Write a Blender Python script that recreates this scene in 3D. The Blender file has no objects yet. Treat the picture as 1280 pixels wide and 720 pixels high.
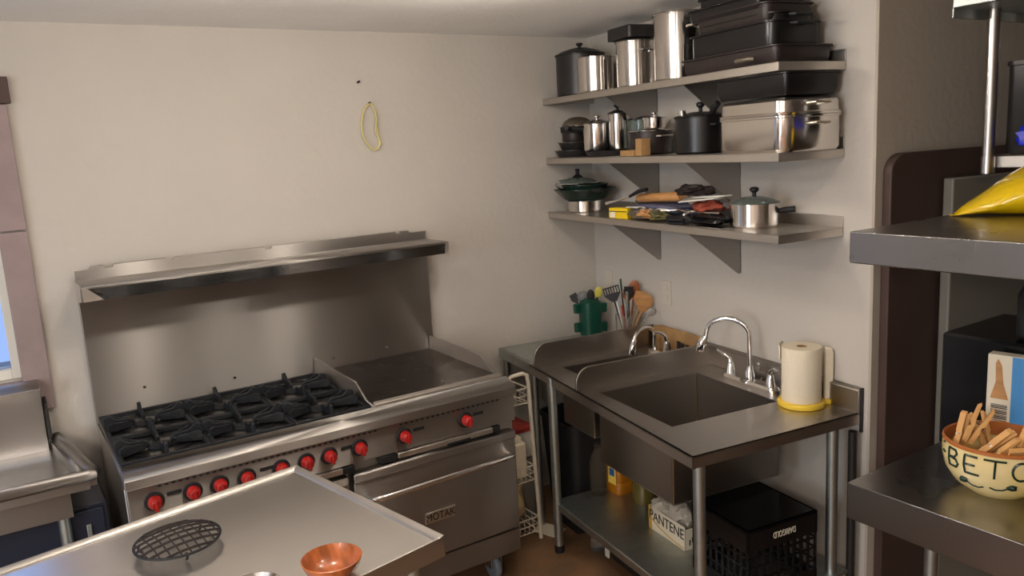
import bpy, bmesh, math, random
from mathutils import Vector, Matrix
random.seed(7)
SC = bpy.context.scene
COL = SC.collection
PI = math.pi
# ------------------------------------------------------------------ camera
R_ = Vector((0.84180266, -0.53742187, -0.05045797))
yaw, pitch, roll = 0.5675, 0.1751, -0.0566
Fv = Vector((math.sin(yaw)*math.cos(pitch), math.cos(yaw)*math.cos(pitch), -math.sin(pitch)))
R0 = Vector((math.cos(yaw), -math.sin(yaw), 0)); U0 = R0.cross(Fv)
Rv = math.cos(roll)*R0 + math.sin(roll)*U0; Uv = -math.sin(roll)*R0 + math.cos(roll)*U0
cd = bpy.data.cameras.new('camera'); cam = bpy.data.objects.new('camera', cd); COL.objects.link(cam)
cd.sensor_width = 36; cd.lens = 1004.1/1280*36; cd.clip_start = .02
m = Matrix.Identity(4)
for i in range(3):
    m[i][0] = Rv[i]; m[i][1] = Uv[i]; m[i][2] = -Fv[i]
m.translation = Vector((-0.2364, -3.5197, 1.9104)); cam.matrix_world = m
SC.camera = cam
# ------------------------------------------------------------------ world, lights, exposure
SC.view_settings.view_transform = 'Standard'; SC.view_settings.look = 'None'
SC.view_settings.gamma = 1; SC.view_settings.use_curve_mapping = False
SC.view_settings.exposure = 0.06
w = bpy.data.worlds.new('world'); SC.world = w; w.use_nodes = True
nt = w.node_tree; bg = nt.nodes['Background']
bg.inputs[0].default_value = (.42, .56, .95, 1); bg.inputs[1].default_value = .32

def light(name, typ, loc, power, color, size=.1, size_y=None, rot=(0, 0, 0)):
    l = bpy.data.lights.new(name, typ); l.energy = power; l.color = color
    if typ == 'POINT': l.shadow_soft_size = size
    if typ == 'AREA':
        l.size = size
        if size_y: l.shape = 'RECTANGLE'; l.size_y = size_y
    o = bpy.data.objects.new(name, l); o.location = loc; o.rotation_euler = rot; COL.objects.link(o); return o
WARM = (1.0, .895, .78)
light('ceiling_bulb_or_fill', 'POINT', (.40, -1.25, 2.30), 14, WARM, .055)
light('ceiling_bulb_or_fill', 'POINT', (1.25, -1.25, 2.30), 12, WARM, .055)
light('ceiling_bulb_or_fill', 'POINT', (1.0, -1.95, 2.30), 8, WARM, .055)
light('ceiling_bulb_or_fill', 'POINT', (-1.7, -2.9, 2.36), 36, WARM, .09)  # added fill lamp out of view, brightens the right side
light('rear_fill_light', 'AREA', (-2.0, -4.5, 2.42), 115, (1, .91, .82), 1.6, .7)  # added soft fill over the unseen rear of the room
light('left_cool_fill', 'AREA', (-3.15, -2.6, 1.5), 55, (.74, .86, 1.0), 1.3, 1.3, (0, math.radians(-90), 0))  # added cool fill at the left wall, no window is built there
light('window_daylight', 'AREA', (-.75, .34, 1.7), 2.6, (.36, .52, 1.0), 1.1, 1.1, (math.radians(90), 0, 0)).rotation_euler = (math.radians(-90), 0, 0)

# ------------------------------------------------------------------ frames
PHI = 0.1308; CO = Vector((2.6074, .0399, 0))
def F_R(x, y, z=0):      # frame of the right wall: x<0 out from the wall, y<0 towards the camera
    return Vector((CO.x + math.cos(PHI)*x + math.sin(PHI)*y, CO.y - math.sin(PHI)*x + math.cos(PHI)*y, z))
PT = math.radians(11.4); TO = Vector((.494, -.983, 0))
def F_T(x, y, z=0):      # frame of the steel prep table, origin at its far right corner
    return Vector((TO.x + math.cos(PT)*x - math.sin(PT)*y, TO.y + math.sin(PT)*x + math.cos(PT)*y, z))
def F_W(x, y, z=0): return Vector((x, y, z))
FR = {'W': (F_W, 0), 'R': (F_R, -PHI), 'T': (F_T, PT)}
OFF = {}
# ------------------------------------------------------------------ materials
def srgb(r, g, b):
    f = lambda c: (c/255/12.92) if c/255 <= .04045 else ((c/255+.055)/1.055)**2.4
    return (f(r), f(g), f(b), 1)
def mat(name, col, rough=.5, metal=0, noise=0, nscale=8, bump=0, bscale=60, aniso=0, trans=0, ior=1.45, coat=0, stretch=None, rvar=0, col2=None):
    m = bpy.data.materials.new(name); m.use_nodes = True; nt = m.node_tree; p = nt.nodes['Principled BSDF']
    p.inputs['Base Color'].default_value = col; p.inputs['Roughness'].default_value = rough; p.inputs['Metallic'].default_value = metal
    p.inputs['IOR'].default_value = ior; p.inputs['Transmission Weight'].default_value = trans; p.inputs['Coat Weight'].default_value = coat
    tc = nt.nodes.new('ShaderNodeTexCoord'); mp = nt.nodes.new('ShaderNodeMapping'); nt.links.new(tc.outputs['Object'], mp.inputs[0])
    if stretch: mp.inputs['Scale'].default_value = stretch
    if noise or rvar:
        n = nt.nodes.new('ShaderNodeTexNoise'); n.inputs['Scale'].default_value = nscale; n.inputs['Detail'].default_value = 5
        nt.links.new(mp.outputs[0], n.inputs[0])
        if noise:
            mx = nt.nodes.new('ShaderNodeMix'); mx.data_type = 'RGBA'
            c2 = col2 if col2 else tuple([c*(1-noise) for c in col[:3]] + [1])
            mx.inputs[6].default_value = col; mx.inputs[7].default_value = c2
            cr = nt.nodes.new('ShaderNodeMapRange'); cr.inputs[1].default_value = .35; cr.inputs[2].default_value = .65
            nt.links.new(n.outputs[0], cr.inputs[0]); nt.links.new(cr.outputs[0], mx.inputs[0]); nt.links.new(mx.outputs[2], p.inputs['Base Color'])
        if rvar:
            rr = nt.nodes.new('ShaderNodeMapRange'); rr.inputs[1].default_value = .3; rr.inputs[2].default_value = .7
            rr.inputs[3].default_value = max(.02, rough-rvar); rr.inputs[4].default_value = rough+rvar
            nt.links.new(n.outputs[0], rr.inputs[0]); nt.links.new(rr.outputs[0], p.inputs['Roughness'])
    if bump:
        n2 = nt.nodes.new('ShaderNodeTexNoise'); n2.inputs['Scale'].default_value = bscale; n2.inputs['Detail'].default_value = 4
        b = nt.nodes.new('ShaderNodeBump'); b.inputs['Strength'].default_value = bump; b.inputs['Distance'].default_value = .01
        nt.links.new(mp.outputs[0], n2.inputs[0]); nt.links.new(n2.outputs[0], b.inputs['Height']); nt.links.new(b.outputs[0], p.inputs['Normal'])
    if aniso:
        p.inputs['Anisotropic'].default_value = aniso; p.inputs['Anisotropic Rotation'].default_value = AROT
        t = nt.nodes.new('ShaderNodeTangent'); t.direction_type = 'RADIAL'; t.axis = 'Z'; nt.links.new(t.outputs[0], p.inputs['Tangent'])
    return m
AROT = .25
M = {}
M['wall'] = mat('wall_paint', srgb(193, 186, 177), .75, noise=.04, nscale=2.5, bump=.25, bscale=28)
M['ceil'] = mat('ceiling_paint', srgb(240, 238, 234), .85, noise=.05, nscale=2, bump=.2, bscale=30)
M['darkwall'] = mat('rear_wall_paint', srgb(168, 158, 146), .8, noise=.2, nscale=2)
M['shadewall'] = mat('shaded_wall_paint', srgb(176, 166, 152), .75, noise=.05, nscale=3, bump=.2, bscale=30)  # shade of the return wall put into a darker copy of the wall colour
M['floor'] = mat('floor_tile', srgb(140, 106, 76), .4, noise=.4, nscale=5, bump=.15, bscale=20)
M['trimw'] = mat('window_trim_paint', srgb(150, 132, 130), .55, noise=.12, nscale=14)
M['steel'] = mat('brushed_steel', (.45, .425, .40, 1), .40, 1, rvar=.008, nscale=3, aniso=1.0)
M['steeltop'] = mat('worn_steel_top', (.86, .83, .80, 1), .29, 1, rvar=.012, nscale=4, noise=.015, stretch=(1, 6, 1))
M['steelpale'] = mat('pale_steel', (.62, .58, .53, 1), .38, 1, rvar=.06, nscale=9)
M['steelunit'] = mat('dull_steel_top', (.36, .345, .335, 1), .28, 1, rvar=.008, nscale=5)
M['sinktop'] = mat('brown_grey_steel', (.50, .465, .43, 1), .34, 1, rvar=.04, nscale=6)
M['sinksteel'] = mat('brown_grey_brushed_steel', (.37, .34, .31, 1), .36, 1, rvar=.02, nscale=4, aniso=.6)
M['pole'] = mat('satin_steel_tube', (.42, .40, .38, 1), .28, 1)
M['bracketsteel'] = mat('bracket_steel', (.40, .38, .36, 1), .45, 1)
M['navy'] = mat('dark_navy_paint', srgb(36, 40, 56), .35)
M['outletplate'] = mat('outlet_plate', srgb(196, 188, 174), .5)
M['galv'] = mat('galvanised_steel', (.50, .53, .51, 1), .42, 1, noise=.12, nscale=20)
M['lipshade'] = mat('steel_dark_reflection', (.22, .22, .22, 1), .22, 1)  # base colour darkened to hold the dark reflection in the shelf lip
M['chrome'] = mat('chrome', (.82, .80, .78, 1), .07, 1)
M['potsteel'] = mat('polished_steel', (.72, .68, .64, 1), .16, 1, aniso=.9, rvar=.02, nscale=5)
M['brass'] = mat('worn_rim_steel', (.75, .68, .55, 1), .2, 1)
M['iron'] = mat('cast_iron', srgb(38, 40, 44), .48, .3, noise=.3, nscale=30, bump=.2, bscale=90)
M['black'] = mat('black_enamel', srgb(18, 16, 17), .30, noise=.2, nscale=14)
M['blackmat'] = mat('matt_black', srgb(22, 22, 24), .6)
M['brownpan'] = mat('dark_brown_nonstick', srgb(46, 37, 36), .42, .1, noise=.25, nscale=16)
M['greypan'] = mat('dark_grey_metal', srgb(58, 56, 55), .36, .5, noise=.15, nscale=18)
M['red'] = mat('red_knob', srgb(160, 24, 20), .35, coat=.3)
M['green'] = mat('green_plastic', srgb(18, 66, 52), .35)
M['dkgreen'] = mat('dark_green_enamel', srgb(34, 52, 44), .25, noise=.2, nscale=12)
M['wood'] = mat('utensil_wood', srgb(196, 142, 88), .55, noise=.25, nscale=12, stretch=(1, 1, 5))
M['wooddark'] = mat('brown_wood', srgb(150, 84, 42), .5, noise=.3, nscale=12, stretch=(1, 1, 5))
M['copper'] = mat('varnished_orange_wood', srgb(212, 118, 62), .28, noise=.55, nscale=14, coat=.5, stretch=(3, 1, 1))
M['peg'] = mat('clothespin_wood', srgb(224, 170, 104), .55, noise=.12, nscale=30)
M['yellow'] = mat('yellow_plastic', srgb(232, 196, 66), .35)
M['bag'] = mat('glossy_yellow_film', srgb(240, 200, 12), .16, noise=.08, nscale=6, coat=.6, bump=.25, bscale=9)
M['paper'] = mat('paper_towel', srgb(226, 214, 190), .9, bump=.25, bscale=160)
M['white'] = mat('white_plastic', srgb(222, 218, 208), .45)
M['whitewire'] = mat('white_coated_wire', srgb(206, 198, 180), .35)
M['clear'] = mat('clear_plastic', (.93, .9, .84, 1), .08, trans=.92, ior=1.3)
M['clearamber'] = mat('tinted_clear_plastic', (.90, .72, .55, 1), .08, trans=.92, ior=1.3)
M['clearamber'] = mat('tinted_clear_plastic', (.98, .86, .70, 1), .06, trans=.97, ior=1.12)
M['glass'] = mat('window_glass', (.9, .95, 1, 1), .02, trans=1, ior=1.1)
M['lidglass'] = mat('smoked_glass', (.35, .42, .38, 1), .05, trans=.7, ior=1.4)
M['oil'] = mat('amber_liquid', srgb(205, 130, 30), .12, trans=.35, ior=1.35, coat=.4)
M['jar'] = mat('olive_liquid', srgb(120, 105, 50), .12, trans=.35, coat=.4)
M['label'] = mat('yellow_label', srgb(235, 205, 90), .5)
M['blue'] = mat('blue_print', srgb(52, 92, 170), .5)
M['skyblue'] = mat('sky_blue_print', srgb(70, 140, 200), .45)
M['bluebag'] = mat('blue_film', srgb(20, 40, 190), .3)
M['card'] = mat('white_cardboard', srgb(222, 212, 190), .6)
M['ink'] = mat('black_ink', srgb(24, 24, 24), .5)
M['gold'] = mat('gold_ink', srgb(190, 150, 70), .4)
M['cardbrown'] = mat('brown_cardboard', srgb(168, 130, 84), .75, noise=.3, nscale=14)
M['ceramic'] = mat('cream_glaze', srgb(232, 212, 160), .14, noise=.5, nscale=4.5, coat=.5, col2=srgb(230, 200, 110))
M['terra'] = mat('orange_brown_glaze', srgb(176, 104, 52), .3)
M['greenink'] = mat('dark_green_glaze', srgb(26, 48, 36), .2)
M['brownpaint'] = mat('dark_brown_paint', srgb(74, 56, 50), .5, noise=.12, nscale=6)
M['greysteel'] = mat('grey_painted_steel', srgb(128, 124, 114), .5, noise=.06, nscale=4)
M['blackgloss'] = mat('black_glossy_plastic', srgb(20, 20, 22), .2, noise=.3, nscale=8)
M['cord'] = mat('pale_yellow_cord', srgb(206, 194, 130), .55)
M['cloth'] = mat('beige_cloth', srgb(206, 186, 140), .9, noise=.2, nscale=20, bump=.4, bscale=30)
M['plasticbag'] = mat('milky_plastic_bag', srgb(212, 204, 190), .35, trans=.25, bump=.5, bscale=22)
M['redplastic'] = mat('dull_red_plastic', srgb(150, 52, 44), .5)
M['rust'] = mat('reddish_cloth', srgb(150, 70, 50), .8, noise=.4, nscale=20)
M['violet'] = mat('grey_violet_cloth', srgb(92, 92, 116), .7)
M['olive'] = mat('olive_plastic', srgb(96, 92, 58), .5)
M['caster'] = mat('grey_blue_rubber', srgb(120, 130, 140), .4)
M['tan'] = mat('dull_tan_metal', srgb(112, 102, 88), .38, .4, noise=.2, nscale=10)
M['sil'] = mat('grey_silicone', srgb(120, 118, 116), .5)
M['lemon'] = mat('yellow_green_plastic', srgb(190, 180, 70), .4)
M['plate'] = mat('griddle_plate', (.24, .21, .195, 1), .3, 1, noise=.10, nscale=5, rvar=.06)
M['bowlinner'] = mat('burner_tray', (.30, .29, .28, 1), .35, 1, noise=.4, nscale=12)
# ------------------------------------------------------------------ mesh builder
class MB:
    def __init__(s): s.b = bmesh.new()
    def face(s, vs):
        try: return s.b.faces.new(vs)
        except ValueError: return None
    def box(s, x0, x1, y0, y1, z0, z1, rz=0, rx=0, ry=0, pivot=None):
        vs = [s.b.verts.new((x, y, z)) for x in (x0, x1) for y in (y0, y1) for z in (z0, z1)]
        for q in ((0, 1, 3, 2), (4, 6, 7, 5), (0, 4, 5, 1), (2, 3, 7, 6), (0, 2, 6, 4), (1, 5, 7, 3)): s.face([vs[i] for i in q])
        if rz or rx or ry:
            c = Vector(pivot) if pivot else Vector(((x0+x1)/2, (y0+y1)/2, (z0+z1)/2))
            mt = Matrix.Translation(c) @ Matrix.Rotation(rz, 4, 'Z') @ Matrix.Rotation(ry, 4, 'Y') @ Matrix.Rotation(rx, 4, 'X') @ Matrix.Translation(-c)
            bmesh.ops.transform(s.b, matrix=mt, verts=vs)
        return s
    def prism(s, poly, axis, a, b):
        def P(u, v, t):
            return {'x': (t, u, v), 'y': (u, t, v), 'z': (u, v, t)}[axis]
        A = [s.b.verts.new(P(u, v, a)) for u, v in poly]; B = [s.b.verts.new(P(u, v, b)) for u, v in poly]
        n = len(poly); s.face(A); s.face(B[::-1])
        for i in range(n): s.face([A[i], B[i], B[(i+1) % n], A[(i+1) % n]])
        return s
    def tube(s, pts, r, n=8, closed=False, cap=True):
        pts = [Vector(p) for p in pts]; N = len(pts); rings = []
        rr = r if isinstance(r, (list, tuple)) else [r]*N
        up = None
        for i, p in enumerate(pts):
            if closed: t = pts[(i+1) % N] - pts[i-1]
            else: t = pts[min(i+1, N-1)] - pts[max(i-1, 0)]
            if t.length < 1e-9: t = Vector((0, 0, 1))
            t.normalize()
            if up is None: up = Vector((0, 0, 1)) if abs(t.z) < .9 else Vector((1, 0, 0))
            a = t.cross(up)
            if a.length < 1e-6: a = t.orthogonal()
            a.normalize(); b_ = a.cross(t).normalized(); up = b_
            rings.append([s.b.verts.new(p + rr[i]*(math.cos(2*PI*k/n)*a + math.sin(2*PI*k/n)*b_)) for k in range(n)])
        for i in range(N if closed else N-1):
            A, B = rings[i], rings[(i+1) % N]
            for k in range(n): s.face([A[k], A[(k+1) % n], B[(k+1) % n], B[k]])
        if cap and not closed: s.face(rings[0]); s.face(rings[-1][::-1])
        return s
    def lathe(s, prof, c=(0, 0, 0), n=32, sx=1, sy=1):
        rings = []
        for r, z in prof:
            if r < 1e-6: rings.append([s.b.verts.new((c[0], c[1], c[2]+z))])
            else: rings.append([s.b.verts.new((c[0]+sx*r*math.cos(2*PI*k/n), c[1]+sy*r*math.sin(2*PI*k/n), c[2]+z)) for k in range(n)])
        for A, B in zip(rings, rings[1:]):
            for k in range(n):
                if len(A) == 1 and len(B) == 1: continue
                if len(A) == 1: s.face([A[0], B[k], B[(k+1) % n]])
                elif len(B) == 1: s.face([A[k], A[(k+1) % n], B[0]])
                else: s.face([A[k], A[(k+1) % n], B[(k+1) % n], B[k]])
        return s
    def rrect(s, x0, x1, y0, y1, prof, rad, n=6):   # rounded rectangle lofted over (inset, z) steps
        rings = []
        for ins, z in prof:
            rd = max(rad-ins, .002); ring = []
            for cx, cy, a0 in ((x1-ins-rd, y1-ins-rd, 0), (x0+ins+rd, y1-ins-rd, PI/2), (x0+ins+rd, y0+ins+rd, PI), (x1-ins-rd, y0+ins+rd, 3*PI/2)):
                for k in range(n+1):
                    a = a0+PI/2*k/n; ring.append(s.b.verts.new((cx+rd*math.cos(a), cy+rd*math.sin(a), z)))
            rings.append(ring)
        s.face(rings[0][::-1]); s.face(rings[-1])
        for A, B in zip(rings, rings[1:]):
            L = len(A)
            for k in range(L): s.face([A[k], A[(k+1) % L], B[(k+1) % L], B[k]])
        return s
    def blob(s, c, rx, ry, rz, amp=.15, seed=0, sub=3, rotz=0, flat=None):
        r = bmesh.ops.create_icosphere(s.b, subdivisions=sub, radius=1)
        rnd = random.Random(seed); ph = [(rnd.uniform(1.5, 5), rnd.uniform(0, 6), Vector((rnd.gauss(0, 1), rnd.gauss(0, 1), rnd.gauss(0, 1))).normalized()) for _ in range(6)]
        for v in r['verts']:
            d = v.co.copy(); k = 1+amp*sum(math.sin(f*d.dot(u)*2+p) for f, p, u in ph)/3
            x, y, z = d.x*rx*k, d.y*ry*k, d.z*rz*k
            if flat is not None and z < flat: z = flat
            v.co = Vector((c[0]+x*math.cos(rotz)-y*math.sin(rotz), c[1]+x*math.sin(rotz)+y*math.cos(rotz), c[2]+z))
        return s
    def xf(s, mtx): bmesh.ops.transform(s.b, matrix=mtx, verts=s.b.verts[:]); return s
    def build(s, name, material, parent=None, bevel=0, smooth=True, angle=38):
        off = OFF.get(parent.name, Vector((0, 0, 0))) if parent else Vector((0, 0, 0))
        bmesh.ops.recalc_face_normals(s.b, faces=s.b.faces[:])
        me = bpy.data.meshes.new(name); s.b.to_mesh(me); s.b.free()
        if off.length: me.transform(Matrix.Translation(-off))
        me.materials.append(M[material] if isinstance(material, str) else material)
        if smooth:
            me.shade_smooth()
            try: me.set_sharp_from_angle(angle=math.radians(angle))
            except Exception: pass
        o = bpy.data.objects.new(name, me); COL.objects.link(o)
        if parent: o.parent = parent; OFF[o.name] = off
        if bevel:
            bv = o.modifiers.new('bevel', 'BEVEL'); bv.width = bevel; bv.segments = 2; bv.limit_method = 'ANGLE'; bv.angle_limit = math.radians(50)
        return o
def tag(o, label=None, cat=None, group=None, kind=None):
    if label: o['label'] = label
    if cat: o['category'] = cat
    if group: o['group'] = group
    if kind: o['kind'] = kind
    return o
def thing(name, label, cat, loc=(0, 0, 0), frame='W', rot=0, group=None, local=False):
    """Empty at the thing's base. local=False: parts are written in frame coordinates; True: around (0,0,0)."""
    f, a = FR[frame]
    o = bpy.data.objects.new(name, None); COL.objects.link(o); o.empty_display_size = .05
    o.location = f(*loc); o.rotation_euler = (0, 0, a + rot)
    OFF[o.name] = Vector((0, 0, 0)) if local else Vector(loc)
    return tag(o, label, cat, group)
def place(o, loc, frame='W', rot=0):
    f, a = FR[frame]; o.location = f(*loc); o.rotation_euler = (0, 0, a+rot); return o
def dup(src, loc=None, frame='W', rot=0, label=None):
    def rec(o, par):
        c = o.copy(); COL.objects.link(c); c.parent = par
        for ch in o.children: rec(ch, c)
        return c
    c = rec(src, src.parent)
    if loc is not None: place(c, loc, frame, rot)
    if label: c['label'] = label
    return c
def label_part(o, t): o['label'] = t; return o
def text(name, s, size, material, parent, mtx, extrude=.0008, sx=1):
    cu = bpy.data.curves.new(name, 'FONT'); cu.body = s; cu.size = size; cu.extrude = extrude; cu.align_x = 'CENTER'; cu.align_y = 'CENTER'
    t = bpy.data.objects.new('t', cu); COL.objects.link(t)
    bpy.context.view_layer.update()
    me = bpy.data.meshes.new_from_object(t.evaluated_get(bpy.context.evaluated_depsgraph_get()))
    bpy.data.objects.remove(t); me.name = name
    me.transform(Matrix.Diagonal((sx, 1, 1, 1))); me.transform(mtx)
    off = OFF.get(parent.name, Vector((0, 0, 0)))
    me.transform(Matrix.Translation(-off))
    me.materials.clear(); me.materials.append(M[material])
    o = bpy.data.objects.new(name, me); COL.objects.link(o); o.parent = parent; OFF[o.name] = off
    return o
def basis(X, Y, O):      # text plane: X = reading direction, Y = up
    X = Vector(X).normalized(); Y = Vector(Y).normalized(); Z = X.cross(Y)
    m = Matrix.Identity(4)
    for i in range(3): m[i][0] = X[i]; m[i][1] = Y[i]; m[i][2] = Z[i]; m[i][3] = O[i]
    return m
def struct(o): o['kind'] = 'structure'; return o
def at(o, frame):
    f, a = FR[frame]; o.location = f(0, 0, 0); o.rotation_euler = (0, 0, a); return o

# ================================================================== the room
H = 2.4615; YB = .04
struct(MB().box(-3.4, 5.2, -6.2, .3, -.1, 0).build('floor', 'floor', smooth=False))
struct(MB().box(-3.4, 5.2, -6.2, .3, H, H+.1).build('ceiling', 'ceil', smooth=False))
# back wall with the window opening (x -1.35..-.235, z 1.14..2.165)
wx0, wx1, wz0, wz1 = -1.35, -.225, 1.13, 2.17
b = MB(); b.box(-3.3, wx0, YB, YB+.14, 0, H); b.box(wx1, 2.9, YB, YB+.14, 0, H); b.box(wx0, wx1, YB, YB+.14, 0, wz0); b.box(wx0, wx1, YB, YB+.14, wz1, H)
struct(b.build('wall_back', 'wall', smooth=False))
struct(at(MB().box(0, .13, -1.885, .2, 0, H).build('wall_right', 'wall', smooth=False), 'R'))
struct(at(MB().box(0, 2.6, -1.897, -1.8852, 0, H).box(.1302, 2.6, -1.8852, -1.76, 0, H).build('wall_return', 'shadewall', smooth=False), 'R'))
struct(MB().box(-3.3, -3.2, -6.1, .04, 0, H).build('wall_left', 'darkwall', smooth=False))
struct(MB().box(-3.3, 5.1, -6.1, -6.0, 0, H).build('wall_rear', 'darkwall', smooth=False))
struct(MB().box(5.0, 5.1, -6.0, -2.0, 0, H).build('wall_far_right', 'darkwall', smooth=False))
# window
wf = struct(MB().box(wx0, wx0+.04, YB+.03, YB+.11, wz0, wz1).box(wx1-.03, wx1, YB+.03, YB+.11, wz0, wz1).box(wx0+.04, wx1-.03, YB+.03, YB+.11, wz0, wz0+.04)
            .box(wx0+.04, wx1-.03, YB+.03, YB+.11, wz1-.04, wz1).box(-.81, -.78, YB+.04, YB+.10, wz0+.04, wz1-.04).build('window_1', 'white', bevel=.003))
MB().box(wx0+.04, -.81, YB+.065, YB+.07, wz0+.04, wz1-.04).box(-.78, wx1-.03, YB+.065, YB+.07, wz0+.04, wz1-.04).build('pane', 'glass', wf, smooth=False)
struct(MB().box(wx1-.002, -.132, YB-.022, YB, 1.70, 2.163).box(wx1-.002, -.132, YB-.022, YB, 1.0, 1.695).build('trim_1', 'trimw', bevel=.003))
struct(MB().box(wx0-.1, -.118, YB-.026, YB, 2.166, 2.262).build('trim_2', 'brownpaint', bevel=.003))
struct(MB().box(wx0-.1, wx0+.002, YB-.022, YB, 1.0, 2.163).build('trim_3', 'trimw', bevel=.003))
struct(MB().box(wx0, wx1-.004, YB-.03, YB, 1.04, 1.128).build('trim_4', 'trimw', bevel=.003))

# outlets on the right wall
def outlet(name, label, x_, y_, z_):
    t = thing(name, label, 'outlet', (0, y_, z_-.06), 'R')
    MB().box(-.006, 0, y_-.037, y_+.037, z_-.06, z_+.06).build('cover_plate', 'outletplate', t, bevel=.002)
    for dz in (-.025, .025): MB().box(-.008, -.0058, y_-.016, y_+.016, z_+dz-.014, z_+dz+.014).build('socket', 'outletplate', t, bevel=.001)
outlet('electrical_outlet', 'white electrical outlet plate on the right wall right of the utensil crock', 0, -.672, 1.149)
outlet('electrical_outlet', 'white electrical outlet plate by the room corner behind the green holder', 0, -.137, 1.141)
# nail and hanging loop
tag(MB().tube([(1.256, YB, 2.235), (1.256, YB-.022, 2.238)], .005, 8).build('nail', 'blackmat'), 'small dark nail in the white back wall above the hanging loop', 'nail')
t = thing('hanging_loop', 'pale yellow cord loop hanging on the back wall above the range', 'cord', (1.29, YB, 1.93))
pts = [(x_, YB-.012, z_) for x_, z_ in ((1.302, 2.139), (1.280, 2.125), (1.262, 2.09), (1.252, 2.048), (1.253, 2.01), (1.262, 1.978), (1.278, 1.95), (1.295, 1.930), (1.310, 1.925), (1.325, 1.933), (1.334, 1.955), (1.333, 1.985), (1.329, 2.027), (1.329, 2.07), (1.326, 2.10), (1.317, 2.128))]
MB().tube(pts, .0045, 6, closed=True).build('cord_ring', 'cord', t)
MB().tube([(1.329, YB-.018, 2.08), (1.321, YB-.018, 2.04), (1.318, YB-.018, 2.010), (1.331, YB-.018, 1.985), (1.340, YB-.014, 1.955), (1.322, YB-.014, 1.928)], .0035, 6).build('loose_strand', 'cord', t)
MB().tube([(1.302, YB, 2.142), (1.302, YB-.02, 2.143)], .0035, 6).build('hook', 'blackmat', t)

# ================================================================== range
W = 1.524
t = RG = thing('cooking_range', 'long stainless steel gas range with griddle, red knobs and tall backguard against the back wall', 'range', (W/2, -.35, 0))
b = MB(); b.box(0, W, -.70, 0, .155, .905); b.build('body', 'steel', t, bevel=.003)
# burner tray (recess surface) and griddle
MB().box(.006, .905, -.665, -.01, .906, .918).build('burner_tray', 'bowlinner', t, bevel=.002)
MB().prism([(-.662, .905), (-.662, .932), (-.672, .935), (-.735, .912), (-.745, .905), (-.745, .872), (-.705, .870), (-.70, .905)], 'x', 0, W).build('front_ledge', 'steel', t, bevel=.002)
cp = MB().prism([(-.70, .872), (-.728, .872), (-.728, .752), (-.70, .752)], 'x', .004, W-.004).build('control_panel', 'steel', t, bevel=.002)
for xs_, dx_, n_ in ((.10, .0222, 36), (.985, .0235, 20)):
    sl = MB().box(xs_-.002, xs_+dx_*n_, -.7285, -.727, .8596, .8602)
    for i in range(n_): sl.box(xs_+dx_*i, xs_+dx_*i+.0105, -.7295, -.727, .857, .8625)
    sl.build('vent_slots', 'blackmat', cp, smooth=False)
# trim strips under the panel
for x0, x1 in ((.03, .735), (.965, 1.40)): MB().box(x0, x1, -.742, -.70, .728, .750).build('hinge_rail', 'steelpale', t, bevel=.002)
for q in ((.735, .785, -.735, -.70, .722, .748), (.895, .955, -.735, -.70, .722, .750), (1.405, 1.44, -.735, -.70, .722, .748), (1.18, 1.29, -.744, -.738, .724, .736)):
    MB().box(*q).build('rail_bracket', 'blackmat', t, bevel=.002)
KN = [.083, .205, .294, .387, .51, .603, .691, .812, .999, 1.276]
for i, x in enumerate(KN):
    k = MB(); k.lathe([(0, 0), (.031, 0), (.033, .006), (.030, .012), (.0, .012)], n=28); k.xf(Matrix.Translation((x, -.728, .812)) @ Matrix.Rotation(PI/2, 4, 'X'))
    sk = k.build('knob', 'blackmat', t)
    k = MB(); k.lathe([(.0, .046), (.014, .046), (.019, .040), (.0225, .024), (.0235, .011), (.0, .011)], n=28)
    k.box(-.005, .005, -.020, .020, .042, .055)
    k.xf(Matrix.Translation((x, -.728, .812)) @ Matrix.Rotation(PI/2, 4, 'X')); k.build('red_grip', 'red', sk, bevel=.002)
for x in (.128, .44, .745, 1.045, 1.32): MB().box(x-.004, x+.044, -.7305, -.727, .818, .830).build('dial_mark', 'blackmat', cp, bevel=.001)
def oven_door(x0, x1, lab):
    d = MB(); d.box(x0, x1, -.745, -.70, .272, .715); d.box(x0, x1, -.752, -.74, .68, .715)
    d = label_part(d.build('oven_door', 'steel', t, bevel=.005), lab)
    h = MB(); y = -.80
    h.tube([(x0+.045, -.745, .612), (x0+.045, -.785, .617), (x0+.06, y-.004, .620), (x0+.10, y-.01, .621), (x1-.10, y-.01, .631), (x1-.06, y-.004, .632), (x1-.045, -.785, .631), (x1-.045, -.745, .628)], .0125, 12)
    h.build('handle', 'chrome', d)
    return d
oven_door(.02, .752, 'left oven door mostly behind the prep table')
dr = oven_door(.772, 1.505, 'right oven door with a maker plate')
pl = MB().prism([(1.055, .425), (1.19, .425), (1.182, .447), (1.193, .470), (1.058, .470)], 'y', -.752, -.744).build('maker_plate', 'steelpale', dr, bevel=.001)
text('lettering', 'MOTAK', .043, 'ink', pl, basis((1, 0, 0), (0, 0, 1), (1.122, -.7525, .4475)), sx=.88)
MB().box(.01, W-.01, -.728, -.68, .155, .258).build('kick_panel', 'steel', t, bevel=.003)
for x, y in ((1.43, -.62), (.10, -.62), (1.43, -.08), (.10, -.08)):
    c = MB(); c.box(x-.045, x+.045, y-.05, y+.05, .143, .155); c.box(x-.028, x-.022, y-.03, y+.03, .06, .145); c.box(x+.022, x+.028, y-.03, y+.03, .06, .145)
    cst = c.build('caster', 'steelpale', t, bevel=.002)
    wl = MB(); wl.lathe([(.0, -.017), (.035, -.017), (.052, -.014), (.058, -.005), (.058, .005), (.052, .014), (.035, .017), (0, .017)], n=28)
    wl.xf(Matrix.Translation((x, y, .058)) @ Matrix.Rotation(PI/2, 4, 'Y') @ Matrix.Identity(4)); wl.build('wheel', 'caster', cst)
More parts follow.
